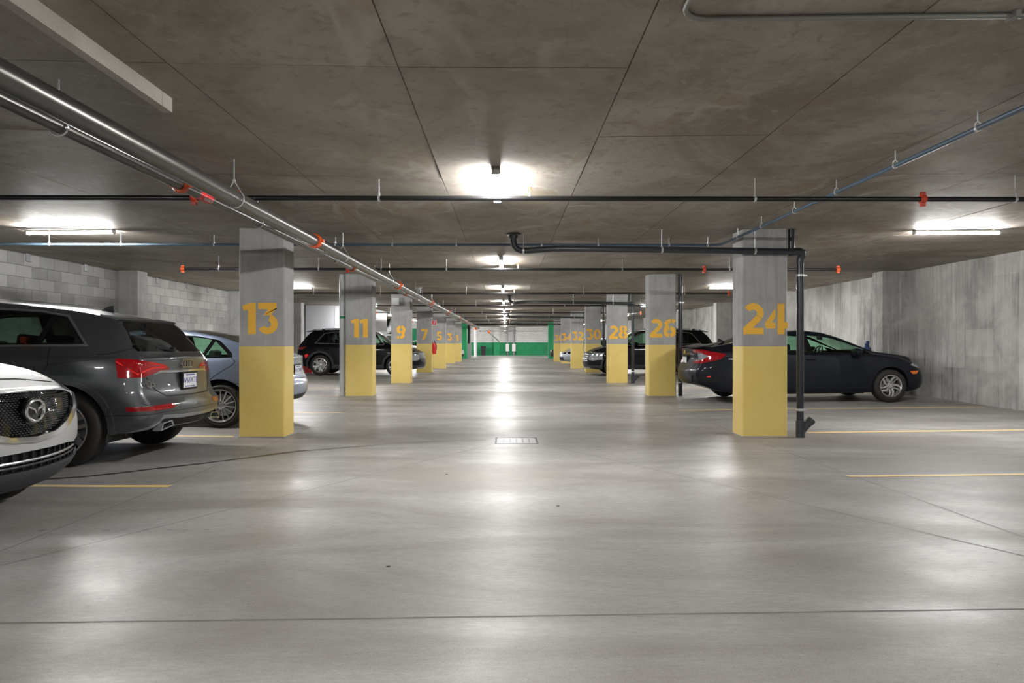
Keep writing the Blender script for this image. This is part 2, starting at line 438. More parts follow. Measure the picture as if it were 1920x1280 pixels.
# ---------------------------------------------------------------- walls
wl = struct('wall_left', MB().box(XL-.35, XL-.025, YB, YF, -.3, 3.1), 'mortar', smooth=False)
BW, BH, BG = .40, .2045, .006
def block_run(parent, y0, y1, z_lo, near_limit, axis_x=XL, facing=1):
    me = make_mesh('block', MB().box(-.025, 0, BG/2, BW-BG/2, BG/2, BH-BG/2), 'block_concrete', smooth=False)
    meh = make_mesh('block', MB().box(-.025, 0, BG/2, BW/2-BG/2, BG/2, BH-BG/2), 'block_concrete', smooth=False)
    st = MB(); n = 0
    r = 0; z = cz(XL)-.02-BH*14
    while z < cz(XL)-.03:
        y = y0
        first = (r % 2 == 1)
        while y < y1-.05:
            wdt = BW/2 if first else BW
            if y+wdt > y1: wdt = y1-y
            if z > z_lo and y < near_limit and wdt in (BW, BW/2):
                o = link('block', me if wdt == BW else meh, parent, (axis_x+random.uniform(-.0015, .0015), y, z)); n += 1
            else:
                st.box(axis_x-.025, axis_x, y+BG/2, y+wdt-BG/2, max(z+BG/2, .02), z+BH-BG/2)
            y += wdt; first = False
        z += BH; r += 1
    return st, n
PIL = [2.99+.09, 8.99, 14.91, 20.82, 26.74, 32.65, 38.57]
stuff = MB(); tot = 0
for (a, b) in ((9.41, 14.91), (15.32, 20.82), (21.24, 26.74)):
    s, n = block_run(wl, a, b, 1.22, 20.9, XL); stuff.add(s.v, s.f); tot += n
for (a, b) in ((YB+.1, 2.99), (3.41, 8.99)):
    s, n = block_run(wl, a, b, 9, 0, XL); stuff.add(s.v, s.f)
o = obj('block', stuff, 'block_concrete', wl, smooth=False); o['kind'] = 'stuff'
print('blocks', tot)
# small steel clips along the wall head
for y in (10.3, 12.05, 13.7, 16.5, 18.05, 19.3):
    obj('wall_clip', MB().box(XL, XL+.012, y, y+.1, cz(XL)-.14, cz(XL)).box(XL, XL+.05, y, y+.1, cz(XL)-.15, cz(XL)-.14), 'grey_metal_box', wl)
wr = struct('wall_right', MB().box(XR+.03, XR+.4, YB, YF, -.3, 3.15), 'wall_concrete', smooth=False)
y = YB; k = 0
tail = MB()
while y < YF:
    wd = random.choice([.62, .62, .45, .76, .3])
    y2 = min(y+wd, YF)
    zs_ = [-.05, random.choice([.62, .75, .9, 1.0]), random.choice([1.5, 1.9, 2.3, 2.45]), cz(XR)+.04]
    if random.random() < .4: zs_.pop(random.choice([1, 2]))
    for i in range(len(zs_)-1):
        off = random.uniform(0, .006)
        q = MB().box(XR-off, XR+.03, y+.0015, y2-.0015, zs_[i]+.0012, zs_[i+1]-.0012)
        if 2 < y < 32: obj('panel', q, 'wall_concrete', wr, smooth=False)
        else: tail.add(q.v, q.f)
    y = y2
o = obj('panel', tail, 'wall_concrete', wr, smooth=False); o['kind'] = 'stuff'
ordn = ['nearest', 'second', 'third', 'fourth', 'fifth', 'sixth', 'seventh', 'eighth']
for i, y in enumerate([3.08, 8.99, 14.91, 20.82, 26.74, 32.65, 38.57, 44.49]):
    if i >= 1:
        t = struct('wall_pilaster', MB().box(XR-.59, XR, y, y+CDEP, fz(XR, y)-.02, cz(XR-.59)+.01), 'wall_concrete', smooth=False)
        t['label'] = 'concrete pilaster on the right wall, %s from the camera' % ordn[i-1]
    if i >= 1:
        t = struct('wall_pilaster', MB().box(XL, XL+.42, y, y+CDEP, fz(XL, y)-.02, cz(XL+.42)+.01), 'column_concrete', smooth=False)
        t['label'] = 'concrete pilaster on the left block wall, %s from the camera' % ordn[i-1]
struct('wall_back', MB().box(XL-.35, XR+.4, YB-.3, YB, -.3, 3.15), 'wall_concrete', smooth=False)
# far wall: white blocks above green
wf = struct('wall_far', MB().box(XL-.35, XR+.4, YF, YF+.3, -.3, 3.15), 'mortar', smooth=False)
gb, wb_ = MB(), MB()
z = fz(0, YF)-.02; r = 0
while z < 2.86:
    x = XL + (BW/2 if r % 2 else 0) - BW
    while x < XR:
        x1 = min(x+BW, XR); xx = max(x, XL)
        if x1-xx > .03:
            (gb if z+BH/2 < 1.3 else wb_).box(xx+.003, x1-.003, YF-.02, YF, z+.003, z+BH-.003)
        x += BW
    z += BH; r += 1
for q, mm in ((gb, 'green_paint'), (wb_, 'white_block_paint')):
    o = obj('block', q, mm, wf, smooth=False); o['kind'] = 'stuff'
fc = thing('far_pier', 'shallow wall pier in the far wall, white above green', 'pier', (-.9, YF-.36, fz(0, YF)))
obj('green_base', MB().box(-.28, .28, 0, .33, 0, 1.22), 'green_paint', fc, smooth=False)
obj('white_shaft', MB().box(-.28, .28, 0, .33, 1.22, 2.6), 'white_block_paint', fc, smooth=False)
# white enclosure wall standing crosswise behind the black SUV on the left
dw = struct('wall_enclosure', MB().box(XL, -6.0, 28.74, 34.4, .0, cz(7.2)+.01), 'door_white', smooth=False)
xx = XL+.01
for wd in (1.22, 1.2):
    obj('panel', MB().box(xx+.004, xx+wd-.004, 28.72, 28.745, .06, cz(7.2)-.03), 'door_white', dw, smooth=False); xx += wd
obj('skirting', MB().box(XL, -6.0, 28.70, 28.74, .0, .11), 'sign_white', dw, smooth=False)
# painted wall piece deep on the left
pw = struct('wall_partition', MB().box(XL, -5.2, 50.6, 50.9, -.1, cz(8)), 'mortar', smooth=False)
z = .04; r = 0; A, B = MB(), MB()
while z < 2.8:
    x = XL + (BW/2 if r % 2 else 0) - BW
    while x < -5.2:
        xx, x1 = max(x, XL), min(x+BW, -5.2)
        if x1-xx > .03: (A if z < 2.1 else B).box(xx+.003, x1-.003, 50.58, 50.6, z+.003, z+BH-.003)
        x += BW
    z += BH; r += 1
for q, mm in ((A, 'green_paint'), (B, 'white_block_paint')):
    o = obj('block', q, mm, pw, smooth=False); o['kind'] = 'stuff'

# ---------------------------------------------------------------- numbers
def arc(cx, cy, rx, ry, a0, a1, t, n=18):
    out = []
    for i in range(n):
        q = []
        for (a, ro) in ((a0+(a1-a0)*i/n, 1), (a0+(a1-a0)*(i+1)/n, 1), (a0+(a1-a0)*(i+1)/n, 0), (a0+(a1-a0)*i/n, 0)):
            r1, r2 = (rx, ry) if ro else (rx-t, ry-t)
            q.append((cx+r1*cos(radians(a)), cy+r2*sin(radians(a))))
        out.append(q)
    return out
def rect(a, b, c, d): return [[(a, b), (c, b), (c, d), (a, d)]]
T = .215
GL = {
 '1': (.43, [[(.18, 0), (.43, 0), (.43, 1), (.18, .985)], [(0, .91), (.04, .75), (.19, .78), (.19, .987)]]),
 '2': (.66, arc(.33, .67, .33, .33, 148, -28, T) + [[(0, .2), (.31, .2), (.615, .50), (.43, .61)]] + rect(0, 0, .66, .205)),
 '3': (.66, rect(.03, .80, .62, 1) + [[(.62, .80), (.62, .84), (.42, .60), (.18, .60), (.36, .80)]] + arc(.335, .32, .325, .32, 75, -152, T)),
 '4': (.74, [[(0, .36), (.34, .84), (.34, .55), (.20, .36)], [(.0, .36), (.03, .18), (.34, .18), (.34, .38), (.0, .38)]] + rect(.41, 0, .63, .98) + rect(.63, .18, .74, .39)),
 '5': (.64, rect(.08, .8, .60, 1) + rect(.08, .5, .27, .85) + arc(.315, .33, .325, .33, 120, -150, T)),
 '6': (.68, arc(.34, .31, .34, .31, 82, -82, T) + arc(.34, .31, .34, .31, 98, 262, T) + [[(.0, .34), (.20, .34), (.30, .66), (.12, .74)]] + arc(.42, .62, .40, .38, 165, 92, T) + arc(.42, .62, .40, .38, 84, 48, T)),
 '7': (.62, rect(0, .8, .62, 1) + [[(.10, 0), (.34, 0), (.62, .82), (.40, .82)]]),
 '8': (.68, arc(.34, .75, .29, .25, 82, -82, .17) + arc(.34, .75, .29, .25, 98, 262, .17) + arc(.34, .29, .34, .29, 82, -82, .2) + arc(.34, .29, .34, .29, 98, 262, .2)),
 '0': (.72, arc(.36, .5, .36, .5, 84, -84, T) + arc(.36, .5, .36, .5, 96, 264, T)),
}
GL['9'] = (.68, [[(.68-x, 1-y) for (x, y) in p] for p in GL['6'][1]])
def number_mb(txt, h):
    mb = MB(); x = 0; gap = .045*h + .0
    ws = [GL[c][0]*h for c in txt]; tw = sum(ws)+gap*(len(txt)-1)
    x = -tw/2
    for c, wd in zip(txt, ws):
        for q, p in enumerate(GL[c][1]):
            n = len(p); dy = -.0002*q
            if sum(p[i][0]*p[(i+1) % n][1]-p[(i+1) % n][0]*p[i][1] for i in range(n)) < 0: p = p[::-1]
            mb.add([(x+a*h, dy, b*h) for a, b in p], [tuple(range(n))])
        x += wd+gap
    return mb

# ---------------------------------------------------------------- columns
CXL, CXR, CW = -2.911, 3.122, .597
def chamfer_box(w_, d_, z0, z1, c=.018, topfn=None):
    P = [(c, 0), (w_-c, 0), (w_, c), (w_, d_-c), (w_-c, d_), (c, d_), (0, d_-c), (0, c)]
    mb = MB(); mb.v = [(x, y, z0) for x, y in P] + [(x, y, z1) for x, y in P]
    mb.f = [tuple(range(7, -1, -1)), tuple(range(8, 16))] + [(i, (i+1) % 8, 8+(i+1) % 8, 8+i) for i in range(8)]
    return mb
nums_l = ['13', '11', '9', '7', '5', '3', '1']; nums_r = ['24', '26', '28', '30', '32', '34', '36']
shaft_me = make_mesh('shaft', chamfer_box(CW, CDEP, 1.2, cz(3.4)+.012), 'column_concrete', smooth=False)
base_me = {}
def column(x0, k, num, side):
    y = CY0 + k*CSP; f = fz(x0, y)
    root = thing('column', 'concrete column numbered %s with yellow painted lower half, %s row of the lane' % (num, side), 'column', (x0, y, f),
                 group=None)
    link('shaft', shaft_me, root, (0, 0, -f))
    obj('painted_base', chamfer_box(CW, CDEP, 0, 1.2-f), 'yellow_paint', root, smooth=False)
    mbn = number_mb(num, .41)
    tag(obj('painted_number', mbn, 'number_paint', root, (CW/2+(.01 if num != '24' else .005) - (.03 if num == '13' else 0), -.0015, 1.36-f+ (0 if k==0 else 0)), fix=False), 'orange number %s' % num)
    ft = MB().box(-.006, CW+.006, -.006, CDEP+.006, 0, .012); obj('base_joint', ft, 'column_concrete', root, smooth=False)
    return root
for k in range(7):
    column(CXL-CW, k, nums_l[k], 'left'); column(CXR, k, nums_r[k], 'right')
# columns behind the camera keep the light right
for x0, sd in ((CXL-CW, 'left'), (CXR, 'right')):
    for k in (-2,):
        y = CY0+k*CSP; root = thing('column', 'plain concrete column behind the camera on the %s' % sd, 'column', (x0, y, fz(x0, y)))
        link('shaft', shaft_me, root, (0, 0, -fz(x0, y))); obj('painted_base', chamfer_box(CW, CDEP, 0, 1.2-fz(x0, y)), 'yellow_paint', root, smooth=False)
for x0, sd in ((CXL-CW, 'left'), (CXR, 'right')):
    y = 50.4; f = fz(x0, y)
    root = thing('green_pillar', 'green painted pillar at the far end of the lane on the %s' % sd, 'pillar', (x0, y, f))
    obj('shaft', chamfer_box(CW, 1.3 if x0 < 0 else .6, 0, cz(3.4)-f+.01), 'green_paint', root, smooth=False)
# ---------------------------------------------------------------- lamps
def lamp_meshes(L):
    return (make_mesh('housing', MB().box(-.033, .033, 0, L, -.022, 0), 'lamp_body', smooth=False),
            make_mesh('diffuser', MB().prism([(-.030, 0), (.030, 0), (.031, -.018), (.024, -.029), (.012, -.033), (-.012, -.033), (-.024, -.029), (-.031, -.018)],
                       lambda p: (p[0], .022, p[1]-.022), lambda p: (p[0], L-.022, p[1]-.022)), 'lamp_diffuser', ang=60),
            make_mesh('end_cap', MB().box(-.034, .034, -.022, 0, -.058, 0).lathe([(0, -.024), (.008, -.024), (.008, -.021)], 'y', 10, (0, 0, -.02)), 'lamp_body', smooth=False))
LM = lamp_meshes(1.18)
def lamp(x, y, z, rz, label, group, tilt=0):
    root = thing('ceiling_lamp', label, 'lamp', (x, y, z), (0, tilt, rz), group)
    link('housing', LM[0], root); link('diffuser', LM[1], root)
    link('end_cap', LM[2], root, (0, .022, 0)); e = link('end_cap', LM[2], root, (0, 1.158, 0)); e.rotation_euler = (0, 0, pi)
    return root
for k in range(-2, 9):
    w_ = ('just behind the camera' if k == -1 else 'farthest behind the camera') if k < 0 else '%s of the row down the lane' % side_word[k]
    lamp(-.088, 5.64+5.93*k, cz(.09)-.001, 0, 'strip lamp along the middle of the ceiling, ' + w_, 'strip lamps along the lane')
lamp(-.088, 60, cz(.09)-.001, 0, 'strip lamp in the middle of the ceiling near the far wall', 'strip lamps along the lane')
for k in range(-1, 6):
    y = 9.25+9.4*k
    w_ = 'behind the camera' if k < 0 else '%s from the camera' % side_word[k]
    r = lamp(-5.28, y, cz(5.28)+.0, pi/2, 'crosswise strip lamp over the left bays, ' + w_, 'strip lamps over the left bays')
    r.rotation_euler = (-.0143, 0, pi/2)
    r.rotation_euler = Euler((0, -math.atan(.0143)*-1, 0)).to_matrix().to_4x4().to_euler() if False else r.rotation_euler
    r = lamp(5.55, y, cz(5.55), -pi/2, 'crosswise strip lamp over the right bays, ' + w_, 'strip lamps over the right bays')
lamp(-6.6, 60.2, cz(6.6)-.002, 0, 'strip lamp high in the far left corner', 'strip lamps in the far corners')
lamp(-4.6, 56.5, cz(4.6)-.002, 0, 'strip lamp beyond the left green pillar', 'strip lamps in the far corners')
lamp(6.2, 57.5, cz(6.2)-.002, 0, 'strip lamp in the far right corner', 'strip lamps in the far corners')
lamp(-6.4, 43.5, cz(6.4)-.002, 0, 'strip lamp in front of the green partition on the left', 'strip lamps in the far corners')

# ---------------------------------------------------------------- pipes
def ring(c, r, axis, t=.006, wd=.022, n=20):
    return MB().lathe([(r, -wd/2), (r+t, -wd/2), (r+t, wd/2), (r, wd/2)], axis, n, c, close=True)
def coupling(c, r, axis, wd=.09):
    m = MB().lathe([(r, -wd/2), (r+.012, -wd/2), (r+.02, -wd/4), (r+.02, wd/4), (r+.012, wd/2), (r, wd/2)], axis, 18, c, close=True)
    return m
def grooved(parent, c, r, axis, wd=.07, m='red_orange', name='coupling'):
    mb = coupling(c, r, axis, wd)
    x, y, z = c; q = r+.02
    if axis == 'y': mb.box(x-q-.022, x-q+.006, y-wd*.4, y+wd*.4, z-.016, z+.016).box(x+q-.006, x+q+.022, y-wd*.4, y+wd*.4, z-.016, z+.016)
    else: mb.box(x-wd*.4, x+wd*.4, y-.016, y+.016, z-q-.022, z-q+.006).box(x-wd*.4, x+wd*.4, y-.016, y+.016, z+q-.006, z+q+.022)
    return obj(name, mb, m, parent)
def rod(parent, x, y, z0, z1, r=.005, name='hanger_rod'):
    return obj(name, MB().cyl((x, y, z0), (x, y, z1), r, 6), 'rod_steel', parent)
def clevis(parent, x, y, z, r, axis, top):
    """pear shaped hanger: loop round the pipe, two straps meeting above, rod to the ceiling"""
    h = r+.012
    pts = []
    for k in range(-115, 296-0, 15):
        pass
    loop = [(-cos(radians(a))*h, sin(radians(a))*h) for a in range(20, -201, -15)]
    apex = (0, r+.075)
    P = [apex] + [(-u if False else u, v) for (u, v) in loop] + [apex]
    pp = [((x+u, y, z+v) if axis == 'y' else (x, y+u, z+v)) for u, v in P]
    mb = MB().tube(pp, .006, 6)
    mb.box(x-.01, x+.01, y-.01, y+.01, z+r+.07, z+r+.085)
    c = obj('hanger', mb, 'rod_steel', parent)
    obj('hanger_rod', MB().cyl((x, y, z+r+.07), (x, y, top), .005, 6), 'rod_steel', c)
# the two mains along the left side of the lane
mp = thing('steel_main_pipe', 'thick bare steel pipe running along the left of the lane under the ceiling', 'pipe', (0, 0, 0))
ZM, XM, RM = 2.416, -2.20, .066
obj('pipe', MB().cyl((XM, -8.9, ZM), (XM, 55.5, ZM), RM, 28), 'steel_main_pipe', mp)
for i in range(14): clevis(mp, XM, 5.54-3.68+3.68*i, ZM, RM, 'y', cz(XM)+.01)
for y in (1.9, 7.86, 13.9, 19.9, 25.9, 32, 38, 44): grooved(mp, (XM, y, ZM), RM, 'y', .085)
sp = thing('sprinkler_main_pipe', 'thinner dark steel pipe beside the thick one along the left of the lane', 'pipe', (0, 0, 0))
ZS, XS, RS = 2.472, -2.53, .042
obj('pipe', MB().cyl((XS, -8.9, ZS), (XS, 56, ZS), RS, 24), 'steel_main_pipe', sp)
for i in range(16): clevis(sp, XS, 3.88-3.1+3.1*i, ZS, RS, 'y', cz(XS)+.01)
for y in (5.33, 11.2, 17.1, 23, 29, 35, 41, 47): grooved(sp, (XS, y, ZS), RS, 'y', .07)
lab = MB().lathe([(RS+.001, -.12), (RS+.001, .12)], 'y', 24, (XS, 5.72, ZS))
st = tag(obj('sticker', lab, 'label_red', sp), 'red sticker with white lettering')
tm = text_mb('\u25b2 dorado', .058, .0012, .0004)
R_ = RS+.0018
def wrap(p):  # text on the lower right of the pipe, facing the lane floor
    u, v, w_ = p; a = radians(-38) + v/R_
    return (XS + cos(a)*(R_+w_), 5.72+u*.95, ZS + sin(a)*(R_+w_))
tm.v = [wrap(p) for p in tm.v]; obj('lettering', tm, 'sign_white', st, fix=False)
# valve cluster and far end of the mains
vt = thing('sprinkler_valve', 'small white fitting on top of the steel mains beside column 9', 'valve', (XM+.02, 17.05, ZM+RM+.002))
obj('body', MB().box(-.05, .05, -.06, .06, 0, .10), 'white_pipe', vt); obj('wheel', MB().lathe([(.0, .12), (.07, .12), (.07, .14), (0, .14)], 'z', 14).cyl((0, 0, .1), (0, 0, .13), .012, 8), 'white_pipe', vt)
# sprinkler branch lines across the lane
ZB_, RB_ = 2.543, .023
for k in range(8):
    y = 6.13+5.916*k
    b = thing('sprinkler_branch_pipe', 'black sprinkler pipe crossing the ceiling, %s from the camera' % side_word[k], 'pipe', (0, y, 0), group='black sprinkler pipes across the ceiling')
    x0, x1 = -5.68, 5.88
    obj('pipe', MB().cyl((x0, 0, ZB_), (x1, 0, ZB_), RB_, 14), 'dark_sprinkler_pipe', b)
    for x in ((-5.1, -1.14, 2.24, 4.6) if k == 0 else (-5.05, -3.3, -2.2, -1.05, 2.05, 3.95, 4.7)):
        mb = ring((x, 0, ZB_), RB_, 'x', .005, .02).box(x-.008, x+.008, -.008, .008, ZB_+RB_, ZB_+RB_+.03)
        h_ = obj('hanger', mb, 'rod_steel', b); obj('hanger_rod', MB().cyl((x, 0, ZB_+RB_+.02), (x, 0, cz(x)+.01), .005, 6), 'rod_steel', h_)
    for x in (x0, x1): 
        grooved(b, (x, 0, ZB_), RB_, 'x', .07)
        obj('sprinkler_head', MB().cyl((x, 0, ZB_), (x, 0, ZB_+.07), .012, 8).lathe([(0, .1), (.02, .1), (.022, .095), (0, .09)], 'z', 12, (x, 0, ZB_)), 'brass', b)
    if k == 0:
        grooved(b, (3.76, 0, ZB_), RB_, 'x', .05, 'red_iron')
        grooved(b, (XS-.26, 0, ZB_-.0), RB_, 'x', .05, 'red_iron'); grooved(b, (XS+.12, 0, ZB_), RB_, 'x', .05, 'red_iron')
    if k == 1: grooved(b, (3.5, 0, ZB_), RB_, 'x', .05, 'red_iron'); grooved(b, (XS-.26, 0, ZB_), RB_, 'x', .05, 'red_iron')
    x = .215
    hd = obj('sprinkler_head', MB().cyl((x, 0, ZB_+.02), (x, 0, ZB_+.062), .011, 8), 'galvanised', b)
    fr_ = MB().tube([(x-.012, 0, ZB_+.06), (x-.02, 0, ZB_+.075), (x-.006, 0, ZB_+.092)], .003, 5).tube([(x+.012, 0, ZB_+.06), (x+.02, 0, ZB_+.075), (x+.006, 0, ZB_+.092)], .003, 5)
    fr_.lathe([(0, .1), (.021, .098), (.023, .093), (0, .092)], 'z', 14, (x, 0, ZB_)).cyl((x, 0, ZB_+.06), (x, 0, ZB_+.093), .004, 6)
    obj('deflector', fr_, 'brass', hd)
# blue conduit: along the right of the lane, then across behind column 13
bc = thing('blue_conduit', 'thin blue conduit along the right of the ceiling turning left across the lane', 'conduit', (0, 0, 0))
zc_ = 2.626; xb = 3.03; yb = 9.62
path = [(xb, -8.5, zc_), (xb, yb-.16, zc_), (xb-.02, yb-.07, zc_), (xb-.07, yb-.02, zc_), (xb-.16, yb, zc_), (-8.3, yb, zc_)]
obj('conduit', MB().tube(path, .0175, 12), 'blue_conduit', bc)
def strap(parent, x, y, axis, top):
    mb = ring((x, y, zc_), .0175, axis, .003, .02, 12)
    mb.tube([((x-.019, y, zc_) if axis == 'y' else (x, y-.019, zc_)), ((x-.017, y, zc_+.03) if axis == 'y' else (x, y-.017, zc_+.03)), (x, y, zc_+.045)], .004, 5)
    mb.tube([((x+.019, y, zc_) if axis == 'y' else (x, y+.019, zc_)), ((x+.017, y, zc_+.03) if axis == 'y' else (x, y+.017, zc_+.03)), (x, y, zc_+.045)], .004, 5)
    c = obj('hanger', mb, 'rod_steel', parent); obj('hanger_rod', MB().cyl((x, y, zc_+.04), (x, y, top), .0045, 6), 'rod_steel', c)
for y in (2.5, 3.42, 4.36, 5.29, 6.24, 7.15, 8.07, 8.9): strap(bc, xb, y, 'y', cz(xb)+.01)
for x in (-7.6, -6.4, -5.4, -4.1, -2.4, -1.6, -.7, .5, 1.3, 2.3, 2.85): strap(bc, x, yb, 'x', cz(x)+.01)
# galvanised conduit near the camera, top right
gc = thing('grey_conduit', 'bent grey conduit on the ceiling at the top right', 'conduit', (0, 0, 0))
pts = [(.775, 1.2, cz(.78)-.014), (.775, 2.9, cz(.78)-.014)]
for a in range(0, 91, 15): pts.append((.895-.12*cos(radians(a)), 2.93+.12*sin(radians(a)), cz(.83)-.014))
pts += [(x, 3.05, cz(x)-.014) for x in (1.0, 1.6, 2.3, 2.85, 4.5, 8.7)]
obj('conduit', MB().tube(pts, .0125, 12), 'dull_conduit', gc)
for x in (2.28, 4.4): obj('strap', MB().box(x-.012, x+.012, 3.05-.035, 3.05+.035, cz(x)-.03, cz(x)-.001), 'dull_conduit', gc)
# pale strip under the ceiling, top left
ps = thing('ceiling_strip', 'pale square concrete strip running along the ceiling at the top left', 'beam', (-2.05, 0, cz(2.05)))
obj('strip', MB().box(-.03, .025, -8.9, 4.035, -.085, .005), 'pale_strip_concrete', ps, smooth=False)
obj('strip_end', MB().box(-.03, .025, 4.04, 4.16, -.085, .005), 'pale_strip_concrete', ps, smooth=False)
# drains: flange under the slab, elbow, run to the column, stack down
def drain(k, label, wye=True, cross=True):
    y = CY0+CSP*k
    d = thing('drain_pipe', label, 'pipe', (0, y, 0), group=None)
    X = 3.86; r = .045
    if cross:
        zt = cz(0); ys, ye = .14, -.11
        pt = [(.1, ys, zt+.01), (.1, ys, 2.60), (.11, ys, 2.55), (.15, ys-.005, 2.50), (.21, ys-.02, 2.475), (.3, ys-.03, 2.475), (.62, ys-.1, 2.49), (.8, ys-.16, 2.485), (X-.09, ye, 2.437)]
        obj('branch', MB().tube(pt, .042, 16), 'pvc_grey', d)
        obj('flange', MB().lathe([(0, zt-.002), (.10, zt-.002), (.10, zt-.012), (.06, zt-.02), (.055, zt-.06), (0, zt-.06)], 'z', 20, (.1, ys, 0)), 'pvc_dark', d)
        for x in (.23, 2.04, 3.25):
            yy = ys-.03 if x < .5 else (ys-.16-.09*(x-.8)/3)
            zz = 2.475 if x < .5 else 2.485-.048*(x-.8)/3
            mb = ring((x, yy, zz), .043, 'x', .004, .024)
            hh = obj('hanger', mb, 'rod_steel', d); obj('hanger_rod', MB().cyl((x, yy, zz+.04), (x, yy, cz(x)+.01), .005, 6), 'rod_steel', hh)
        eb = MB().tube([(X-.12, ye, 2.437), (X-.03, ye, 2.437), (X+.005, ye+.005, 2.425), (X+.02, ye+.03, 2.39), (X+.005, ye+.05, 2.35), (X, ye+.05, 2.28)], .05, 16)
        obj('elbow', eb, 'pvc_grey', d)
        stack_y = ye+.05
    else: stack_y = .12
    f = fz(X, y)
    obj('stack', MB().cyl((X-.07 if cross else X-.02, stack_y+(.1 if cross else 0), 2.40), (X-.07 if cross else X-.02, stack_y+(.1 if cross else 0), cz(X)+.01), r, 18) if cross else MB().cyl((X-.02, stack_y, f), (X-.02, stack_y, cz(X)+.01), r, 18), 'pvc_dark', d)
    if cross: obj('riser', MB().cyl((X, stack_y, f), (X, stack_y, 2.30), .046, 18), 'pvc_dark', d)
    xx = X if cross else X-.02
    for z in (.37, 2.13):
        obj('pipe_clamp', ring((xx, stack_y, z), .046, 'z', .005, .03).box(xx+.04, xx+.09, stack_y-.012, stack_y+.012, z-.012, z+.012), 'rod_steel', d)
    if wye:
        w_ = MB().cyl((X, stack_y, f), (X, stack_y, f+.22), .056, 18).tube([(X, stack_y, f+.06), (X+.09, stack_y, f+.16), (X+.13, stack_y, f+.205)], .046, 14)
        w_.tube([(X+.115, stack_y, f+.188), (X+.155, stack_y, f+.232)], .056, 14)
        obj('cleanout_wye', w_, 'pvc_grey', d)
drain(0, 'dark grey drain pipe from the lane ceiling to column 24, cleanout at its foot')
drain(2, 'dark grey drain pipe crossing the front of the third column on the right, numbered 28')
drain(4, 'dark grey drain pipe running to the fifth column on the right, numbered 32')
drain(6, 'dark drain pipe at the last numbered column on the right')
drain(1, 'straight dark grey stack pipe on the second column on the right, numbered 26', False, False)
drain(3, 'straight dark stack pipe on the fourth column on the right, numbered 30', False, False)
BRK = 1
# pale pipe left of column 11
wp = thing('pale_pipe', 'pale grey vertical pipe on the left side of column 11', 'pipe', (CXL-CW-.085, CY0+CSP+.15, fz(-3.6, CY0+CSP)))
obj('pipe', MB().cyl((0, 0, 0), (0, 0, cz(3.6)-.07), .073, 24), 'white_pipe', wp)
tag(obj('green_band', MB().lathe([(.0745, 0), (.0745, .055)], 'z', 24, (0, 0, 1.70)), 'green_paint', wp, fix=False), 'green band')
obj('rubber_gasket', MB().box(.066, .082, -.1, -.06, .12, .2), 'black_plastic', wp)
# fire extinguisher and its sign on column 7
cx, cy = CXL, CY0+3*CSP
fe = thing('fire_extinguisher', 'red fire extinguisher hanging on the side of column 7', 'fire extinguisher', (cx+.085, cy+.2, .80))
obj('cylinder', MB().lathe([(0, 0), (.06, 0), (.072, .02), (.072, .36), (.055, .42), (.025, .44), (0, .44)], 'z', 20), 'lens_red_bright', fe)
obj('valve', MB().lathe([(0, .44), (.02, .44), (.02, .5), (0, .5)], 'z', 10).box(-.015, .015, -.07, .03, .49, .52).box(-.015, .015, -.06, .01, .53, .55), 'black_plastic', fe)
obj('hose', MB().tube([(0, -.02, .48), (.06, -.05, .44), (.085, -.03, .3), (.08, 0, .15)], .01, 8), 'black_plastic', fe)
obj('bracket', MB().box(-.085, -.068, -.03, .03, .05, .5), 'red_iron', fe)
sg = thing('extinguisher_sign', 'small red and white fire extinguisher sign high on column 7', 'sign', (cx, cy+.02, 1.93))
obj('plate', MB().box(.0, .19, 0, .004, 0, .19), 'sign_white', sg, smooth=False)
obj('red_field', MB().box(.012, .178, -.002, 0, .012, .178), 'label_red', sg, smooth=False)
ic = MB().box(.07, .105, -.004, -.002, .035, .12).box(.075, .1, -.004, -.002, .125, .14).box(.08, .13, -.004, -.002, .145, .155).box(.125, .14, -.004, -.002, .06, .07)
for p in ((.125, .135), (.135, .11), (.14, .085)): ic.box(p[0], p[0]+.012, -.004, -.002, p[1], p[1]+.02)
obj('symbol', ic, 'sign_white', sg, smooth=False)
# white device on top of column 9
dv = thing('ceiling_device', 'grey box fixed at the top of column 9', 'box', (CXL-CW+.02, CY0+2*CSP-.12, 2.5))
obj('box', MB().box(0, .26, 0, .12, -.12, .12), 'grey_metal_box', dv); obj('cover', MB().box(.02, .24, -.012, 0, -.1, .1), 'white_pipe', dv)

# ---------------------------------------------------------------- far end fittings
f = fz(0, YF)
for i, (x, w_) in enumerate(((.12, 'left'), (.72, 'right'))):
    p = thing('downpipe', 'grey downpipe with white guard on the far wall, %s one of the pair' % w_, 'pipe', (x, YF-.14, f))
    obj('pipe', MB().cyl((0, 0, 0), (0, 0, 2.6), .085 if i else .07, 14), 'grey_metal_box', p)
    obj('guard', MB().box(-.16, .16, -.13, -.02, .38, 1.05), 'sign_white', p)
    obj('valve', MB().lathe([(0, .0), (.12, .0), (.12, .05), (0, .05)], 'z', 12, (0, -.06, .16)).cyl((0, -.06, .05), (0, -.06, .3), .05, 10), 'galvanised', p)
bn = thing('bin', 'black bin standing before the far green wall', 'bin', (-2.12, YF-.75, f))
obj('body', MB().prism([(-.20, 0), (.20, 0), (.24, .8), (-.24, .8)], lambda p: (p[0], -.22, p[1]), lambda p: (p[0], .22, p[1])), 'bin_plastic', bn)
obj('lid', MB().box(-.26, .26, -.26, .25, .8, .86), 'black_plastic', bn)
wpst = thing('white_post', 'stout white painted pipe post at the far left of the lane', 'post', (-2.62, 58.5, fz(0, 58.5)))
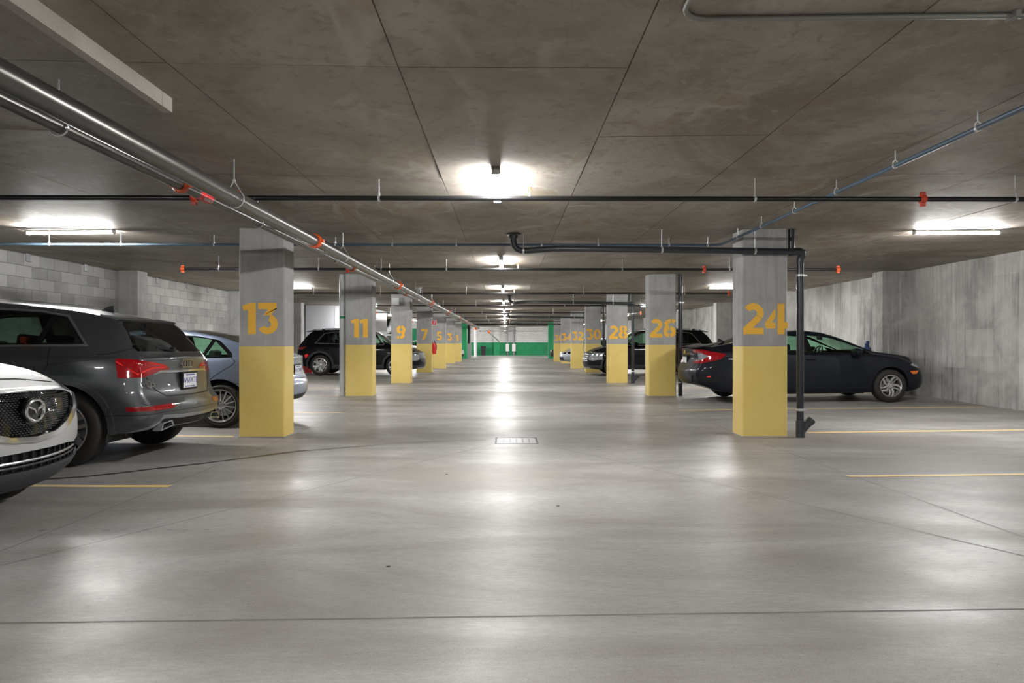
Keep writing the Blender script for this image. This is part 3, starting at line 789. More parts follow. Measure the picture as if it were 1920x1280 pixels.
obj('post', MB().cyl((0, 0, 0), (0, 0, 2.65), .12, 20), 'sign_white', wpst); obj('collar', MB().lathe([(.12, 2.3), (.16, 2.3), (.16, 2.5), (.12, 2.5)], 'z', 16), 'red_orange', wpst)
dk = thing('dark_opening', 'black slab for a dark opening, grey box in front, beside the left green pillar', 'cabinet', (-3.05, 55.0, fz(0, 55)))  # solid black slab stands in for the dark opening, grey cabinet before it
obj('dark_recess', MB().box(-.9, .12, 0, .3, 0, cz(3.9)-fz(0, 55)-.02), 'black_void', dk); obj('cabinet', MB().box(-.15, .22, -.1, .3, 0, 1.15), 'grey_metal_box', dk)
obj('jamb', MB().box(.12, .2, 0, .3, 0, cz(3.1)-fz(0, 55)-.02), 'grey_metal_box', dk)
hp = thing('crosswise_header_pipe', 'thick dark header pipe crossing near the far end', 'pipe', (0, 52.2, 0))
obj('pipe', MB().cyl((-3.4, 0, 2.60), (3.3, 0, 2.60), .055, 14), 'dark_sprinkler_pipe', hp)
for x in (-1.2, 1.6): obj('hanger_rod', MB().cyl((x, 0, 2.6), (x, 0, 2.72), .01, 6), 'rod_steel', hp)
hp2 = thing('far_sprinkler_pipe', 'thin dark pipe with orange elbow crossing before the far wall', 'pipe', (0, 60.5, 0))
obj('pipe', MB().cyl((-2.4, 0, 2.27), (3.3, 0, 2.27), .03, 10), 'dark_sprinkler_pipe', hp2)
obj('elbow', MB().tube([(-1.55, 0, 2.34), (-1.55, 0, 2.2), (-1.45, .1, 2.12)], .085, 12), 'red_orange', hp2)
obj('brace', MB().tube([(-1.45, .1, 2.12), (-.65, 2.6, 1.35)], .05, 10), 'galvanised', hp2)
obj('hanger_rod', MB().cyl((3.0, 0, 2.27), (3.0, 0, 2.73), .012, 6).cyl((.9, 0, 2.27), (.9, 0, 2.71), .012, 6), 'rod_steel', hp2)
# unit heater seen between columns 11 and 9
uh = thing('unit_heater', 'grey hanging unit heater with curved duct between columns 11 and 9', 'heater', (-8.2, 45.0, 1.72))
fr_ = MB()
for a in ((0, 1.75, 0, .07), (0, 1.75, 1.15, 1.22), (0, .07, 0, 1.22), (1.68, 1.75, 0, 1.22)): fr_.box(a[0], a[1], 0, .9, a[2], a[3])
obj('frame', fr_, 'white_pipe', uh)
obj('back_panel', MB().box(.07, 1.68, .6, .7, .07, 1.15), 'black_void', uh)
obj('duct', MB().tube([(-.1, .2, .25), (.35, .2, .3), (.6, .2, .55), (.72, .2, .95), (.8, .2, 1.15)], .2, 14), 'grey_metal_box', uh)
fo = MB()
for i in range(6): fo.box(.9+.1*i, .96+.1*i, .45, .55, .12, .7)
obj('fins', fo, 'green_paint', uh)
ev = thing('red_valve', 'red valve above the hanging heater between columns 11 and 9', 'valve', (-7.25, 44.9, 2.62))
obj('body', MB().lathe([(0, -.09), (.14, -.09), (.14, .06), (.05, .1), (0, .1)], 'z', 14), 'red_iron', ev)
obj('stem', MB().cyl((0, 0, .1), (0, 0, .2), .02, 8), 'red_iron', ev)
# little bits under the black SUV on the left
bk = thing('white_bucket', 'white bucket on the floor by the left wall behind the black car', 'bucket', (-8.0, 26.2, fz(-8, 26.2)))
obj('body', MB().lathe([(0, 0), (.13, 0), (.16, .38), (.15, .38), (.12, .02), (0, .02)], 'z', 20), 'sign_white', bk)
obj('handle', MB().tube([(-.16, 0, .34), (-.1, -.12, .22), (.1, -.12, .22), (.16, 0, .34)], .006, 6), 'rod_steel', bk)
rc = thing('red_can', 'red jerrycan on the floor next to the white bucket', 'can', (-7.55, 26.1, fz(-7.55, 26.1)))
obj('body', MB().prism([(-.17, 0), (.17, 0), (.17, .24), (.1, .31), (-.17, .31)], lambda p: (p[0], -.1, p[1]), lambda p: (p[0], .1, p[1])), 'lens_red_bright', rc)
obj('cap', MB().cyl((.12, 0, .27), (.18, 0, .34), .025, 10), 'black_plastic', rc)
# ---------------------------------------------------------------- cars
def curve(pts):
    xs = [p[0] for p in pts]; ys = [p[1] for p in pts]; n = len(xs)
    d = [(ys[i+1]-ys[i])/(xs[i+1]-xs[i]) for i in range(n-1)]
    m = [d[0]] + [0 if d[i-1]*d[i] <= 0 else 2*d[i-1]*d[i]/(d[i-1]+d[i]) for i in range(1, n-1)] + [d[-1]]
    def f(x):
        if x <= xs[0]: return ys[0]
        if x >= xs[-1]: return ys[-1]
        i = 0
        while x > xs[i+1]: i += 1
        h = xs[i+1]-xs[i]; t = (x-xs[i])/h
        return (2*t**3-3*t*t+1)*ys[i] + (t**3-2*t*t+t)*h*m[i] + (-2*t**3+3*t*t)*ys[i+1] + (t**3-t*t)*h*m[i+1]
    return f
def catmull(P, segs):
    out = []; n = len(P)
    for i in range(n-1):
        p0 = P[max(i-1, 0)]; p1 = P[i]; p2 = P[i+1]; p3 = P[min(i+2, n-1)]
        k = segs[i]
        for j in range(k):
            t = j/k; q = []
            for c in (0, 1):
                a = .42*(p2[c]-p0[c]); b = .42*(p3[c]-p1[c])
                q.append((2*t**3-3*t*t+1)*p1[c]+(t**3-2*t*t+t)*a+(-2*t**3+3*t*t)*p2[c]+(t**3-t*t)*b)
            out.append(tuple(q))
    out.append(P[-1]); return out
SEGS = [1, 3, 3, 4, 4, 2, 2, 5, 2, 2, 4]
def inpoly(x, y, P):
    c = False; j = len(P)-1
    for i in range(len(P)):
        a, b = P[i], P[j]
        if (a[1] > y) != (b[1] > y) and x < (b[0]-a[0])*(y-a[1])/(b[1]-a[1])+a[0]: c = not c
        j = i
    return c
AX = {'side': (0, 2), 'rear': (1, 2), 'front': (1, 2), 'top': (0, 1)}
def car_shell(S):
    zb, hw, zs, zt, hr, cr = (curve(S[k]) for k in ('zb', 'hw', 'zs', 'zt', 'hr', 'cr'))
    x0, x1 = S['hw'][0][0], S['hw'][-1][0]
    R, F = curve(S['R']), curve(S['F'])
    xs = []; x = x0
    while x < x1-.001:
        xs.append(x); x += .035 if (x < x0+.5 or x > x1-.5) else .07
    xs.append(x1)
    def sec(x):
        w, b, s, t, r, c = hw(x), zb(x), zs(x), zt(x), hr(x), cr(x)
        e = t-c; h = s-b
        return catmull([(0, b), (w*.80, b), (w*.955, b+.035), (w*.985, b+.28*h), (w, b+.62*h), (w*.982, b+.90*h), (w*.955, s),
                        (w*.925, s+.022*min(1, (e-s)*8)), (r+.012, e-.035*min(1, (e-s)*5)), (r-.035, e+.018), (r*.6, t-c*.22), (0, t)], SEGS)
    def sh(x, z):
        a = max(0, min(1, (x0+.42-x)/.42)); b = max(0, min(1, (x-(x1-.42))/.42))
        a = a*a*(3-2*a); b = b*b*(3-2*b)
        return x + a*R(z) + b*F(z)
    rows = [[(sh(x, z), y, z) for (y, z) in sec(x)] for x in xs]
    def capring(xe, k, bulge, sg, prof, row):
        s = 1-k; return [(xe + sg*bulge*(1-s*s) + prof(z), y*s, z) for (y, z) in row]
    ks = [.06, .14, .24, .36, .5, .65, .82, 1.0]
    r0, r1 = sec(x0), sec(x1)
    rear = [capring(x0, k, S['rb'], -1, R, r0) for k in ks][::-1]
    front = [capring(x1, k, S['fb'], 1, F, r1) for k in ks]
    rows = rear+rows+front
    bm = bmesh.new(); vs = [[bm.verts.new(p) for p in r] for r in rows]
    for i in range(len(rows)-1):
        for j in range(len(rows[0])-1):
            q = [vs[i][j], vs[i+1][j], vs[i+1][j+1], vs[i][j+1]]
            try: bm.faces.new(q)
            except ValueError: pass
    bmesh.ops.remove_doubles(bm, verts=bm.verts, dist=1e-4)
    bmesh.ops.dissolve_degenerate(bm, edges=bm.edges, dist=1e-5)
    bmesh.ops.recalc_face_normals(bm, faces=bm.faces)
    bm.normal_update()
    c = sum((f.normal.y for f in bm.faces if f.calc_center_median().y > .6))
    if c < 0: bmesh.ops.reverse_faces(bm, faces=bm.faces)
    return bm
def cut_region(bm, lay, rid, view, poly, cond):
    ia, ib = AX[view]; xs = [p[0] for p in poly]; ys = [p[1] for p in poly]; m = .12
    bx = (min(xs)-m, max(xs)+m, min(ys)-m, max(ys)+m)
    fs = []
    for f in bm.faces:
        c = f.calc_center_median()
        if bx[0] < c[ia] < bx[1] and bx[2] < c[ib] < bx[3] and cond(c, f.normal): fs.append(f)
    if not fs: return
    geom = set(fs)
    for f in fs: geom.update(f.edges); geom.update(f.verts)
    geom = list(geom)
    n = len(poly)
    for i in range(n):
        a, b = poly[i], poly[(i+1) % n]
        dx, dy = b[0]-a[0], b[1]-a[1]; L = math.hypot(dx, dy)
        if L < 1e-6: continue
        co = [0, 0, 0]; no = [0, 0, 0]; co[ia], co[ib] = a; no[ia], no[ib] = -dy/L, dx/L
        r = bmesh.ops.bisect_plane(bm, geom=geom, dist=2e-5, plane_co=co, plane_no=no)
        geom = [g for g in r['geom'] if g.is_valid]
    for g in geom:
        if isinstance(g, bmesh.types.BMFace):
            c = g.calc_center_median()
            if inpoly(c[ia], c[ib], poly): g[lay] = rid
def arcpts(cx, cz_, r, a0, a1, n): return [(cx+r*cos(radians(a0+(a1-a0)*i/n)), cz_+r*sin(radians(a0+(a1-a0)*i/n))) for i in range(n+1)]
def circ(cx, cz_, r, n=28): return [(cx+r*cos(2*pi*(i+.5)/n), cz_+r*sin(2*pi*(i+.5)/n)) for i in range(n)]
def seam_polys(line, wd):
    out = []
    for i in range(len(line)-1):
        a, b = Vector(line[i]), Vector(line[i+1]); d = (b-a).normalized()*wd*.5; nn = Vector((-d.y, d.x))
        out.append([tuple(a-d+nn), tuple(a-d-nn), tuple(b+d-nn), tuple(b+d+nn)])
    return out
def surf_mesh(name, parts, matname, off=0, rim=.02, mirror=None):
    """parts: list of (verts, normals, faces). offset along normals, rim closes the edge"""
    V, Fc, Nl = [], [], []
    for (vs, ns, fs) in parts:
        for sgn in ((1, -1) if mirror == 'both' else ((-1,) if mirror == 'flip' else (1,))):
            o = len(V)
            vv = [Vector((v.x, v.y*sgn, v.z)) for v in vs]; nn = [Vector((q.x, q.y*sgn, q.z)) for q in ns]
            ov = [v+q*off for v, q in zip(vv, nn)]
            V += ov; ec = {}
            for f in fs:
                g = f if sgn == 1 else f[::-1]
                Fc.append([i+o for i in g]); Nl += [nn[i] for i in g]
                for a, b in zip(g, g[1:]+g[:1]):
                    if (b, a) in ec: del ec[(b, a)]
                    else: ec[(a, b)] = 1
            if rim and off != 0 or rim < 0:
                rr = abs(rim)
                for (a, b) in ec:
                    if abs(vv[a].y) < 1e-4 and abs(vv[b].y) < 1e-4: continue
                    lo_a, lo_b = vv[a]-nn[a]*rr, vv[b]-nn[b]*rr
                    if off < 0: lo_a, lo_b = vv[a]+nn[a]*.0005, vv[b]+nn[b]*.0005
                    k = len(V); V += [ov[a], ov[b], lo_b, lo_a]
                    face = [k+1, k, k+3, k+2]
                    nrm = (ov[a]-ov[b]).cross(lo_a-ov[a]); nrm = nrm.normalized() if nrm.length > 1e-9 else nn[a]
                    Fc.append(face); Nl += [nrm]*4
    me = bpy.data.meshes.new(name); me.from_pydata([tuple(v) for v in V], [], Fc)
    me.materials.append(mat(matname)); me.polygons.foreach_set('use_smooth', [True]*len(me.polygons))
    if len(me.loops) == len(Nl): me.normals_split_custom_set([tuple(n) for n in Nl])
    me.update(); return me

def wheel_meshes(S):
    r, tw, rr = S['wr'], S['tw'], S['rim']
    tyre = MB().lathe([(rr-.012, -tw/2+.01), (rr+.01, -tw/2+.002), (rr+.045, -tw/2-.004), (r-.035, -tw/2+.004), (r-.012, -tw/2+.02), (r-.002, -tw/2+.045), (r, -.004-.03),
                       (r-.007, -.030), (r-.007, -.022), (r, -.018), (r, .018), (r-.007, .022), (r-.007, .030), (r, .034),
                       (r-.002, tw/2-.045), (r-.012, tw/2-.02), (r-.035, tw/2-.004), (rr+.045, tw/2+.004), (rr+.01, tw/2-.002), (rr-.012, tw/2-.01)], 'y', 48)
    # rim: lip and barrel; outer side is -y
    rim = MB().lathe([(rr, -tw/2+.004), (rr+.004, -tw/2-.004), (rr-.008, -tw/2-.006), (rr-.02, -tw/2+.012), (rr-.03, -tw/2+.06), (rr-.04, tw/2-.02), (rr, tw/2)], 'y', 48)
    back = MB().lathe([(0, .01), (rr-.035, .01)], 'y', 32)
    disc = MB().lathe([(.05, -.005), (rr-.075, -.005), (rr-.075, .006), (.05, .006)], 'y', 32)
    sp = MB(); yo = -tw/2+.012
    for poly in S['spokes']:
        n = len(poly)
        sp.prism(poly, lambda p: (p[0], yo + (.022 if p[1] < rr*.35 else .0) - .0, p[1]), lambda p: (p[0], yo+.045, p[1]))
    hub = MB().lathe([(0, yo+.006), (.028, yo+.006), (.032, yo+.014), (.06, yo+.02), (.068, yo+.03), (.068, yo+.06), (0, yo+.06)], 'y', 24)
    nuts = MB()
    for k in range(5):
        a = 2*pi*k/5+.3; nuts.lathe([(0, yo+.012), (.008, yo+.012), (.010, yo+.026)], 'y', 6, (.052*cos(a), 0, .052*sin(a)))
    return dict(tyre=make_mesh('tyre', tyre, 'tyre_rubber', ang=40), rim=make_mesh('wheel', rim, S.get('rimmat', 'alloy')), back=make_mesh('hub_back', back, 'black_void'),
                disc=make_mesh('brake_disc', disc, 'galvanised'), sp=make_mesh('spoke', sp, S.get('spmat', 'alloy'), ang=30), hub=make_mesh('hub_cap', hub, S.get('hubmat', 'alloy')),
                nuts=make_mesh('wheel_nuts', nuts, 'dark_steel'))
def add_wheels(S, root, M):
    for (x, sg) in ((0, -1), (0, 1), (S['wb'], -1), (S['wb'], 1)):
        y = sg*(S['track_out']-S['tw']/2)
        wv = link('wheel', M['rim'], root, (x, y, S['wr']))
        steer = 0
        wv.rotation_euler = (0, random.uniform(0, 1) if not S.get('rot') else S['rot'], 0) if sg < 0 else (0, 0, pi)
        link('tyre', M['tyre'], wv); link('hub_back', M['back'], wv); link('brake_disc', M['disc'], wv); link('hub_cap', M['hub'], wv); link('wheel_nuts', M['nuts'], wv)
        for k in range(S['nsp']):
            s = link('spoke', M['sp'], wv); s.rotation_euler = (0, 2*pi*k/S['nsp'], 0)

def add_part(name, M, root, label=None, y=None, matname=None):
    return None
def seat(x, y, z, root, back=.62):
    mb = MB().prism([(-.02, 0), (.48, .0), (.50, .10), (.44, .15), (-.02, .12)], lambda p: (x+p[0], y-.24, z+p[1]), lambda p: (x+p[0], y+.24, z+p[1]))
    mb.prism([(-.02, .06), (.10, .10), (-.06, back), (-.16, back)], lambda p: (x+p[0], y-.23, z+p[1]), lambda p: (x+p[0], y+.23, z+p[1]))
    s = obj('seat', mb, 'seat_dark', root)
    hr_ = MB().prism([(-.15, back+.05), (-.06, back+.04), (-.08, back+.19), (-.11, back+.21), (-.17, back+.19)], lambda p: (x+p[0], y-.12, z+p[1]), lambda p: (x+p[0], y+.12, z+p[1]))
    obj('headrest', hr_, 'seat_dark', s); return s
def build_car(name, S, label, loc, heading, zoff=0, group=None):
    bm = car_shell(S)
    from mathutils.bvhtree import BVHTree
    bvh = BVHTree.FromBMesh(bm)
    def ray(o, d):
        sg = -1 if o[1] < 0 else 1
        h = bvh.ray_cast(Vector((o[0], max(abs(o[1]), .0005), o[2])), Vector(d))
        if h[0] is None: return None, None
        n = h[1] if h[1].x*d[0] < 0 else -h[1]
        return Vector((h[0].x, h[0].y*sg, h[0].z)), Vector((n.x, n.y*sg, n.z))
    lay = bm.faces.layers.int.new('rid')
    regs = [None]; W = S['wb']
    sidec = lambda c, n: c.y > .25 and abs(n.y) > .12
    def reg(*a): regs.append(a); return len(regs)-1
    ops = []
    # order matters: later overrides earlier
    for g in S['regions']:
        nm, view, poly, mt, off, kind = g[:6]
        cond = g[6] if len(g) > 6 and g[6] else {'side': sidec, 'rear': lambda c, n: c.x < .3 and n.x < -.12, 'front': lambda c, n: c.x > W*.35 and n.x > .12, 'top': lambda c, n: n.z > .45}[view]
        i = reg(nm, mt, off, kind, g[7] if len(g) > 7 else None)
        polys = poly if isinstance(poly[0], list) else [poly]
        for p in polys: cut_region(bm, lay, i, view, p, cond)
        if len(g) > 8:
            cv, cp = g[8]; ia, ib = AX[cv]
            geom = [f for f in bm.faces if f[lay] == i]; gs = set(geom)
            for f in geom: gs.update(f.edges); gs.update(f.verts)
            geom = list(gs)
            for q in range(len(cp)):
                a, b = cp[q], cp[(q+1) % len(cp)]; dx, dy = b[0]-a[0], b[1]-a[1]; L = math.hypot(dx, dy)
                co = [0, 0, 0]; no = [0, 0, 0]; co[ia], co[ib] = a; no[ia], no[ib] = -dy/L, dx/L
                geom = [e for e in bmesh.ops.bisect_plane(bm, geom=geom, dist=2e-5, plane_co=co, plane_no=no)['geom'] if e.is_valid]
            for f in geom:
                if isinstance(f, bmesh.types.BMFace):
                    c = f.calc_center_median()
                    if not inpoly(c[ia], c[ib], cp): f[lay] = 0
    sid = reg('seam', 'black_void', -.004, 'both', None)
    for (view, line, wd) in S.get('seams', []):
        cond = {'side': sidec, 'rear': lambda c, n: c.x < .3 and n.x < -.1, 'front': lambda c, n: c.x > W*.35 and n.x > .1, 'top': lambda c, n: n.z > .3}[view]
        for p in seam_polys(line, wd): cut_region(bm, lay, sid, view, p, cond)
    hole = reg('hole', None, 0, None, None)
    for x in (0, W):
        cut_region(bm, lay, hole, 'side', circ(x, S['wr']+S.get('arch_dz', .01), S['arch_r']), lambda c, n: c.y > .42)
    bm.normal_update(); bm.verts.ensure_lookup_table()
    # gather
    G = {}
    for f in bm.faces: G.setdefault(f[lay], []).append(f)
    def extract(fs):
        idx = {}; vs = []; ns = []; out = []
        for f in fs:
            ff = []
            for v in f.verts:
                if v.index not in idx:
                    idx[v.index] = len(vs); vs.append(v.co.copy()); n = v.normal.copy()
                    if abs(v.co.y) < 1e-4: n.y = 0; n.normalize()
                    ns.append(n)
                ff.append(idx[v.index])
            out.append(ff)
        return vs, ns, out
    bm.verts.index_update()
    f_avg = []
    c_, s_ = cos(heading), sin(heading)
    hs = {}
    for (x, sg) in ((0, -1), (0, 1), (W, -1), (W, 1)):
        px, py = loc[0]+c_*x-s_*sg*.78, loc[1]+s_*x+c_*sg*.78; hs[(x, sg)] = fz(px, py)
    zf, zr = (hs[(W, -1)]+hs[(W, 1)])/2, (hs[(0, -1)]+hs[(0, 1)])/2
    zl, zri = (hs[(0, 1)]+hs[(W, 1)])/2, (hs[(0, -1)]+hs[(W, -1)])/2
    root = thing(name, label, 'car', (loc[0], loc[1], zr+zoff), group=group)
    # x axis along the car, tilted with the floor
    vx = Vector((c_, s_, (zf-zr)/W)).normalized(); vy = Vector((-s_, c_, (zl-zri)/1.56)).normalized(); vz = vx.cross(vy).normalized(); vy = vz.cross(vx)
    root.rotation_euler = Matrix((vx, vy, vz)).transposed().to_euler()
    body = link('body', surf_mesh('body', [extract(G.get(0, []))], S['paint'], 0, .02, 'both'), root)
    made = {}
    for i, g in enumerate(regs):
        if g is None or i not in G or g[1] is None: continue
        nm, mt, off, kind, lab = g
        mt = S['paint'] if mt == 'paint' else mt
        par = root
        ex = extract(G[i])
        if kind == 'both': os_ = [link(nm, surf_mesh(nm, [ex], mt, off, .012, 'both'), par)]
        else: os_ = [link(nm, surf_mesh(nm, [ex], mt, off, .012, None), par), link(nm, surf_mesh(nm, [ex], mt, off, .012, 'flip'), par)]
        for o in os_:
            if lab: o['label'] = lab
        made.setdefault(nm, []).extend(os_)
    bm.free()
    # wheel wells, floor pan, interior
    for x in (0, W):
        for sg in (1, -1):
            y1 = sg*(S['track_out']-.035); y0 = sg*.42; r = S['arch_r']+.005; cz_ = S['wr']+S.get('arch_dz', .01)
            mb = MB(); P = arcpts(x, cz_, r, -20, 200, 20)
            mb.add([(p[0], y1, p[1]) for p in P]+[(p[0], y0, p[1]) for p in P], [(i, i+1, len(P)+i+1, len(P)+i) for i in range(len(P)-1)] + [tuple(range(len(P), 2*len(P)))])
            obj('wheel_well', mb, 'black_void', root)
    rx0, rx1 = S['hw'][0][0]+.15, S['hw'][-1][0]-.15
    zbm = min(p[1] for p in S['zb'])
    obj('underbody', MB().box(.45, W-.45, -.74, .74, zbm-.015, zbm+.08).box(-.45, .45, -.40, .40, .33, .55).box(W-.45, W+.35, -.40, .40, .25, .5), 'black_void', root)
    if S.get('interior', True):
        zc = S['floor']; 
        obj('interior_tub', MB().box(-.35, W-.55, -.70, .70, zc-.03, zc), 'seat_dark', root)
        for y in (-.38, .38): seat(W*.5-.05, y, zc+.06, root, S.get('seatb', .62))
        for y in (-.4, .4): seat(W*.5-.95, y, zc+.08, root, S.get('seatb', .62)-.04)
        zd = S['zs_dash']
        obj('dashboard', MB().prism([(W-.75, zd-.28), (W-.80, zd-.04), (W-.62, zd), (W-.15, zd-.02), (W-.15, zd-.3)], lambda p: (p[0], -.68, p[1]), lambda p: (p[0], .68, p[1])), 'seat_dark', root)
        a = radians(62); st = MB().lathe([(.17, -.012), (.19, -.012), (.19, .012), (.17, .012)], 'z', 20, close=True).box(-.17, .17, -.02, .02, -.01, .01)
        xf(st, Matrix.Translation((W-.86, .38, zd+.0)) @ Euler((0, -a, 0)).to_matrix().to_4x4()); obj('steering_wheel', st, 'seat_dark', root)
        mb = MB().box(-.01, .02, -.10, .10, -.03, .03); xf(mb, Matrix.Translation((S['mirror_x']-.32, 0, S['roof']-.17))); obj('inside_mirror', mb, 'seat_dark', root)
    # door mirrors and handles
    for sg in (1, -1):
        mx, mz = S['mirror_x'], S['mirror_z']; y = S['mirror_y']
        mb = MB()
        prof = [(0, .0), (.02, .055), (.06, .085), (.13, .09), (.16, .07), (.165, .0)]
        for i in range(6): pass
        mb.lathe([(0, -.0), (.04, .01), (.07, .03), (.085, .07), (.085, .13), (.075, .165), (.0, .17)], 'x', 14)
        mb.v = [((-p[0]*.9+.05), p[1]*1.45, p[2]*.9) for p in mb.v]
        xf(mb, Matrix.Translation((mx, sg*(y+.11), mz)))
        mb2 = MB().tube([(mx-.01, sg*(y-.06), mz-.07), (mx, sg*(y+.05), mz-.03)], .022, 8)
        mb.add(mb2.v, mb2.f)
        o = obj('door_mirror', mb, S['paint'], root)
        gl = MB().lathe([(0, -.105), (.075, -.105)], 'x', 16); gl.v = [(p[0], p[1]*1.3, p[2]*.82) for p in gl.v]; xf(gl, Matrix.Translation((mx, sg*(y+.11), mz)))
        obj('mirror_glass', gl, 'chrome', o)
        for (hx, hz) in S.get('handles', []):
            yy = sg*(S['handle_y'])
            hb = MB().tube([(hx-.10, yy-sg*.02, hz), (hx-.085, yy+sg*.018, hz+.002), (hx, yy+sg*.024, hz+.004), (hx+.085, yy+sg*.018, hz+.002), (hx+.10, yy-sg*.02, hz)], .013, 8)
            obj('door_handle', hb, S.get('handle_mat', S['paint']), root)
    add_wheels(S, root, wheel_meshes(S))
    if S.get('fin'):
        x, z = S['fin']; obj('antenna', MB().prism([(-.08, -.01), (.09, -.01), (-.03, .055), (-.07, .06)], lambda p: (x+p[0], -.012, z+p[1]), lambda p: (x+p[0], .012, z+p[1])), 'gloss_black', root)
    made['ray'] = ray
    return root, made
def spoke_straight(rr, w0, w1, r0=.04, off=0, twist=0):
    return [(-w0/2+off, r0), (w0/2+off, r0), (w1/2+off*2.2+twist, rr-.006), (-w1/2+off*2.2+twist, rr-.006)]
# a base set of curves for a tall car and a low one; every car overrides what its own shape needs
def suv(**k):
    wb = k.get('wb', 2.75); w = k.get('w', .93); h = k.get('h', 1.66); ro = k.get('ro', .75); fo = k.get('fo', .74)
    S = dict(wb=wb, wr=.36, tw=.235, rim=.245, track_out=w-.015, arch_r=.415, floor=.42, zs_dash=1.05, roof=h, mirror_x=wb-.72, mirror_z=1.14, mirror_y=w-.03, handle_y=w-.005,
        zb=[(-ro, .42), (-ro+.3, .30), (0, .24), (wb, .24), (wb+fo-.3, .24), (wb+fo, .27)],
        hw=[(-ro, w*.84), (-ro+.12, w*.915), (-ro+.3, w*.965), (0, w), (wb-.4, w), (wb+.2, w*.98), (wb+fo-.3, w*.93), (wb+fo-.1, w*.86), (wb+fo, w*.76)],
        zs=[(-ro, .98), (-ro+.4, 1.03), (.3, 1.05), (1.2, 1.04), (wb-.5, 1.02), (wb+.2, .97), (wb+fo-.2, .88), (wb+fo, .78)],
        zt=[(-ro, 1.07), (-ro+.07, 1.16), (-ro+.24, 1.40), (-ro+.36, 1.52), (-ro+.5, h-.07), (.3, h-.02), (1.1, h), (wb-1.15, h-.03), (wb-.85, h-.11), (wb-.45, 1.30), (wb-.12, 1.11), (wb+.05, 1.07), (wb+.4, 1.02), (wb+fo-.1, .92), (wb+fo, .86)],
        hr=[(-ro, .72), (-ro+.25, .66), (-ro+.45, .62), (.2, .60), (wb-1.2, .60), (wb-.85, .62), (wb-.45, .68), (wb-.05, .77), (wb+.4, .76), (wb+fo-.1, .68), (wb+fo, .60)],
        cr=[(-ro, .03), (0, .045), (wb-.5, .05), (wb, .04), (wb+fo, .03)],
        R=[(.25, .04), (.35, -.05), (.5, -.12), (.62, -.11), (.74, -.04), (.9, -.02), (1.05, 0)],
        F=[(.22, -.06), (.32, .02), (.45, .07), (.6, .07), (.75, .03), (.88, 0)], rb=.10, fb=.16,
        handles=[(wb-1.62, .93), (wb-.72-.0-1.75+.0, .94)], paint='paint_black', regions=[], nsp=5, spokes=[spoke_straight(.24, .06, .10)], fin=(.0, h-.045))
    S.update(k); return S
def sedan(**k):
    wb = k.get('wb', 2.70); w = k.get('w', .90); h = k.get('h', 1.42); ro = k.get('ro', .86); fo = k.get('fo', .74)
    S = dict(wb=wb, wr=.322, tw=.215, rim=.21, track_out=w-.015, arch_r=.365, floor=.30, zs_dash=.93, roof=h, mirror_x=wb-.66, mirror_z=1.0, mirror_y=w-.04, handle_y=w-.008, seatb=.56,
        zb=[(-ro, .36), (-ro+.3, .24), (0, .19), (wb, .19), (wb+fo-.25, .2), (wb+fo, .24)],
        hw=[(-ro, w*.80), (-ro+.12, w*.88), (-ro+.3, w*.945), (0, w), (wb-.4, w), (wb+.15, w*.985), (wb+fo-.35, w*.93), (wb+fo-.12, w*.82), (wb+fo, w*.68)],
        zs=[(-ro, .98), (-ro+.3, 1.0), (0, .99), (.8, .965), (wb-.5, .935), (wb+.1, .87), (wb+fo-.2, .74), (wb+fo, .64)],
        zt=[(-ro, 1.05), (-ro+.12, 1.08), (-ro+.3, 1.12), (-.1, 1.23), (.3, 1.345), (.75, h-.015), (1.15, h), (wb-1.2, h-.03), (wb-.9, 1.30), (wb-.45, 1.11), (wb-.15, .985), (wb+.1, .95), (wb+.45, .88), (wb+fo-.1, .75), (wb+fo, .70)],
        hr=[(-ro, .66), (-ro+.3, .62), (.1, .555), (.6, .54), (wb-1.2, .55), (wb-.85, .60), (wb-.4, .68), (wb-.05, .74), (wb+.4, .72), (wb+fo-.1, .58), (wb+fo, .5)],
        cr=[(-ro, .02), (0, .04), (wb-.5, .045), (wb, .03), (wb+fo, .025)],
        R=[(.2, .08), (.32, -.02), (.5, -.10), (.62, -.09), (.74, -.03), (.9, 0), (1.05, -.02)],
        F=[(.18, -.05), (.28, .03), (.4, .06), (.55, .04), (.7, 0)], rb=.12, fb=.20,
        handles=[(wb-1.55, .85), (wb-.66-1.75, .87)], paint='paint_navy', regions=[], nsp=5, spokes=[spoke_straight(.2, .06, .09)], fin=(-.02, 1.275))
    S.update(k); return S
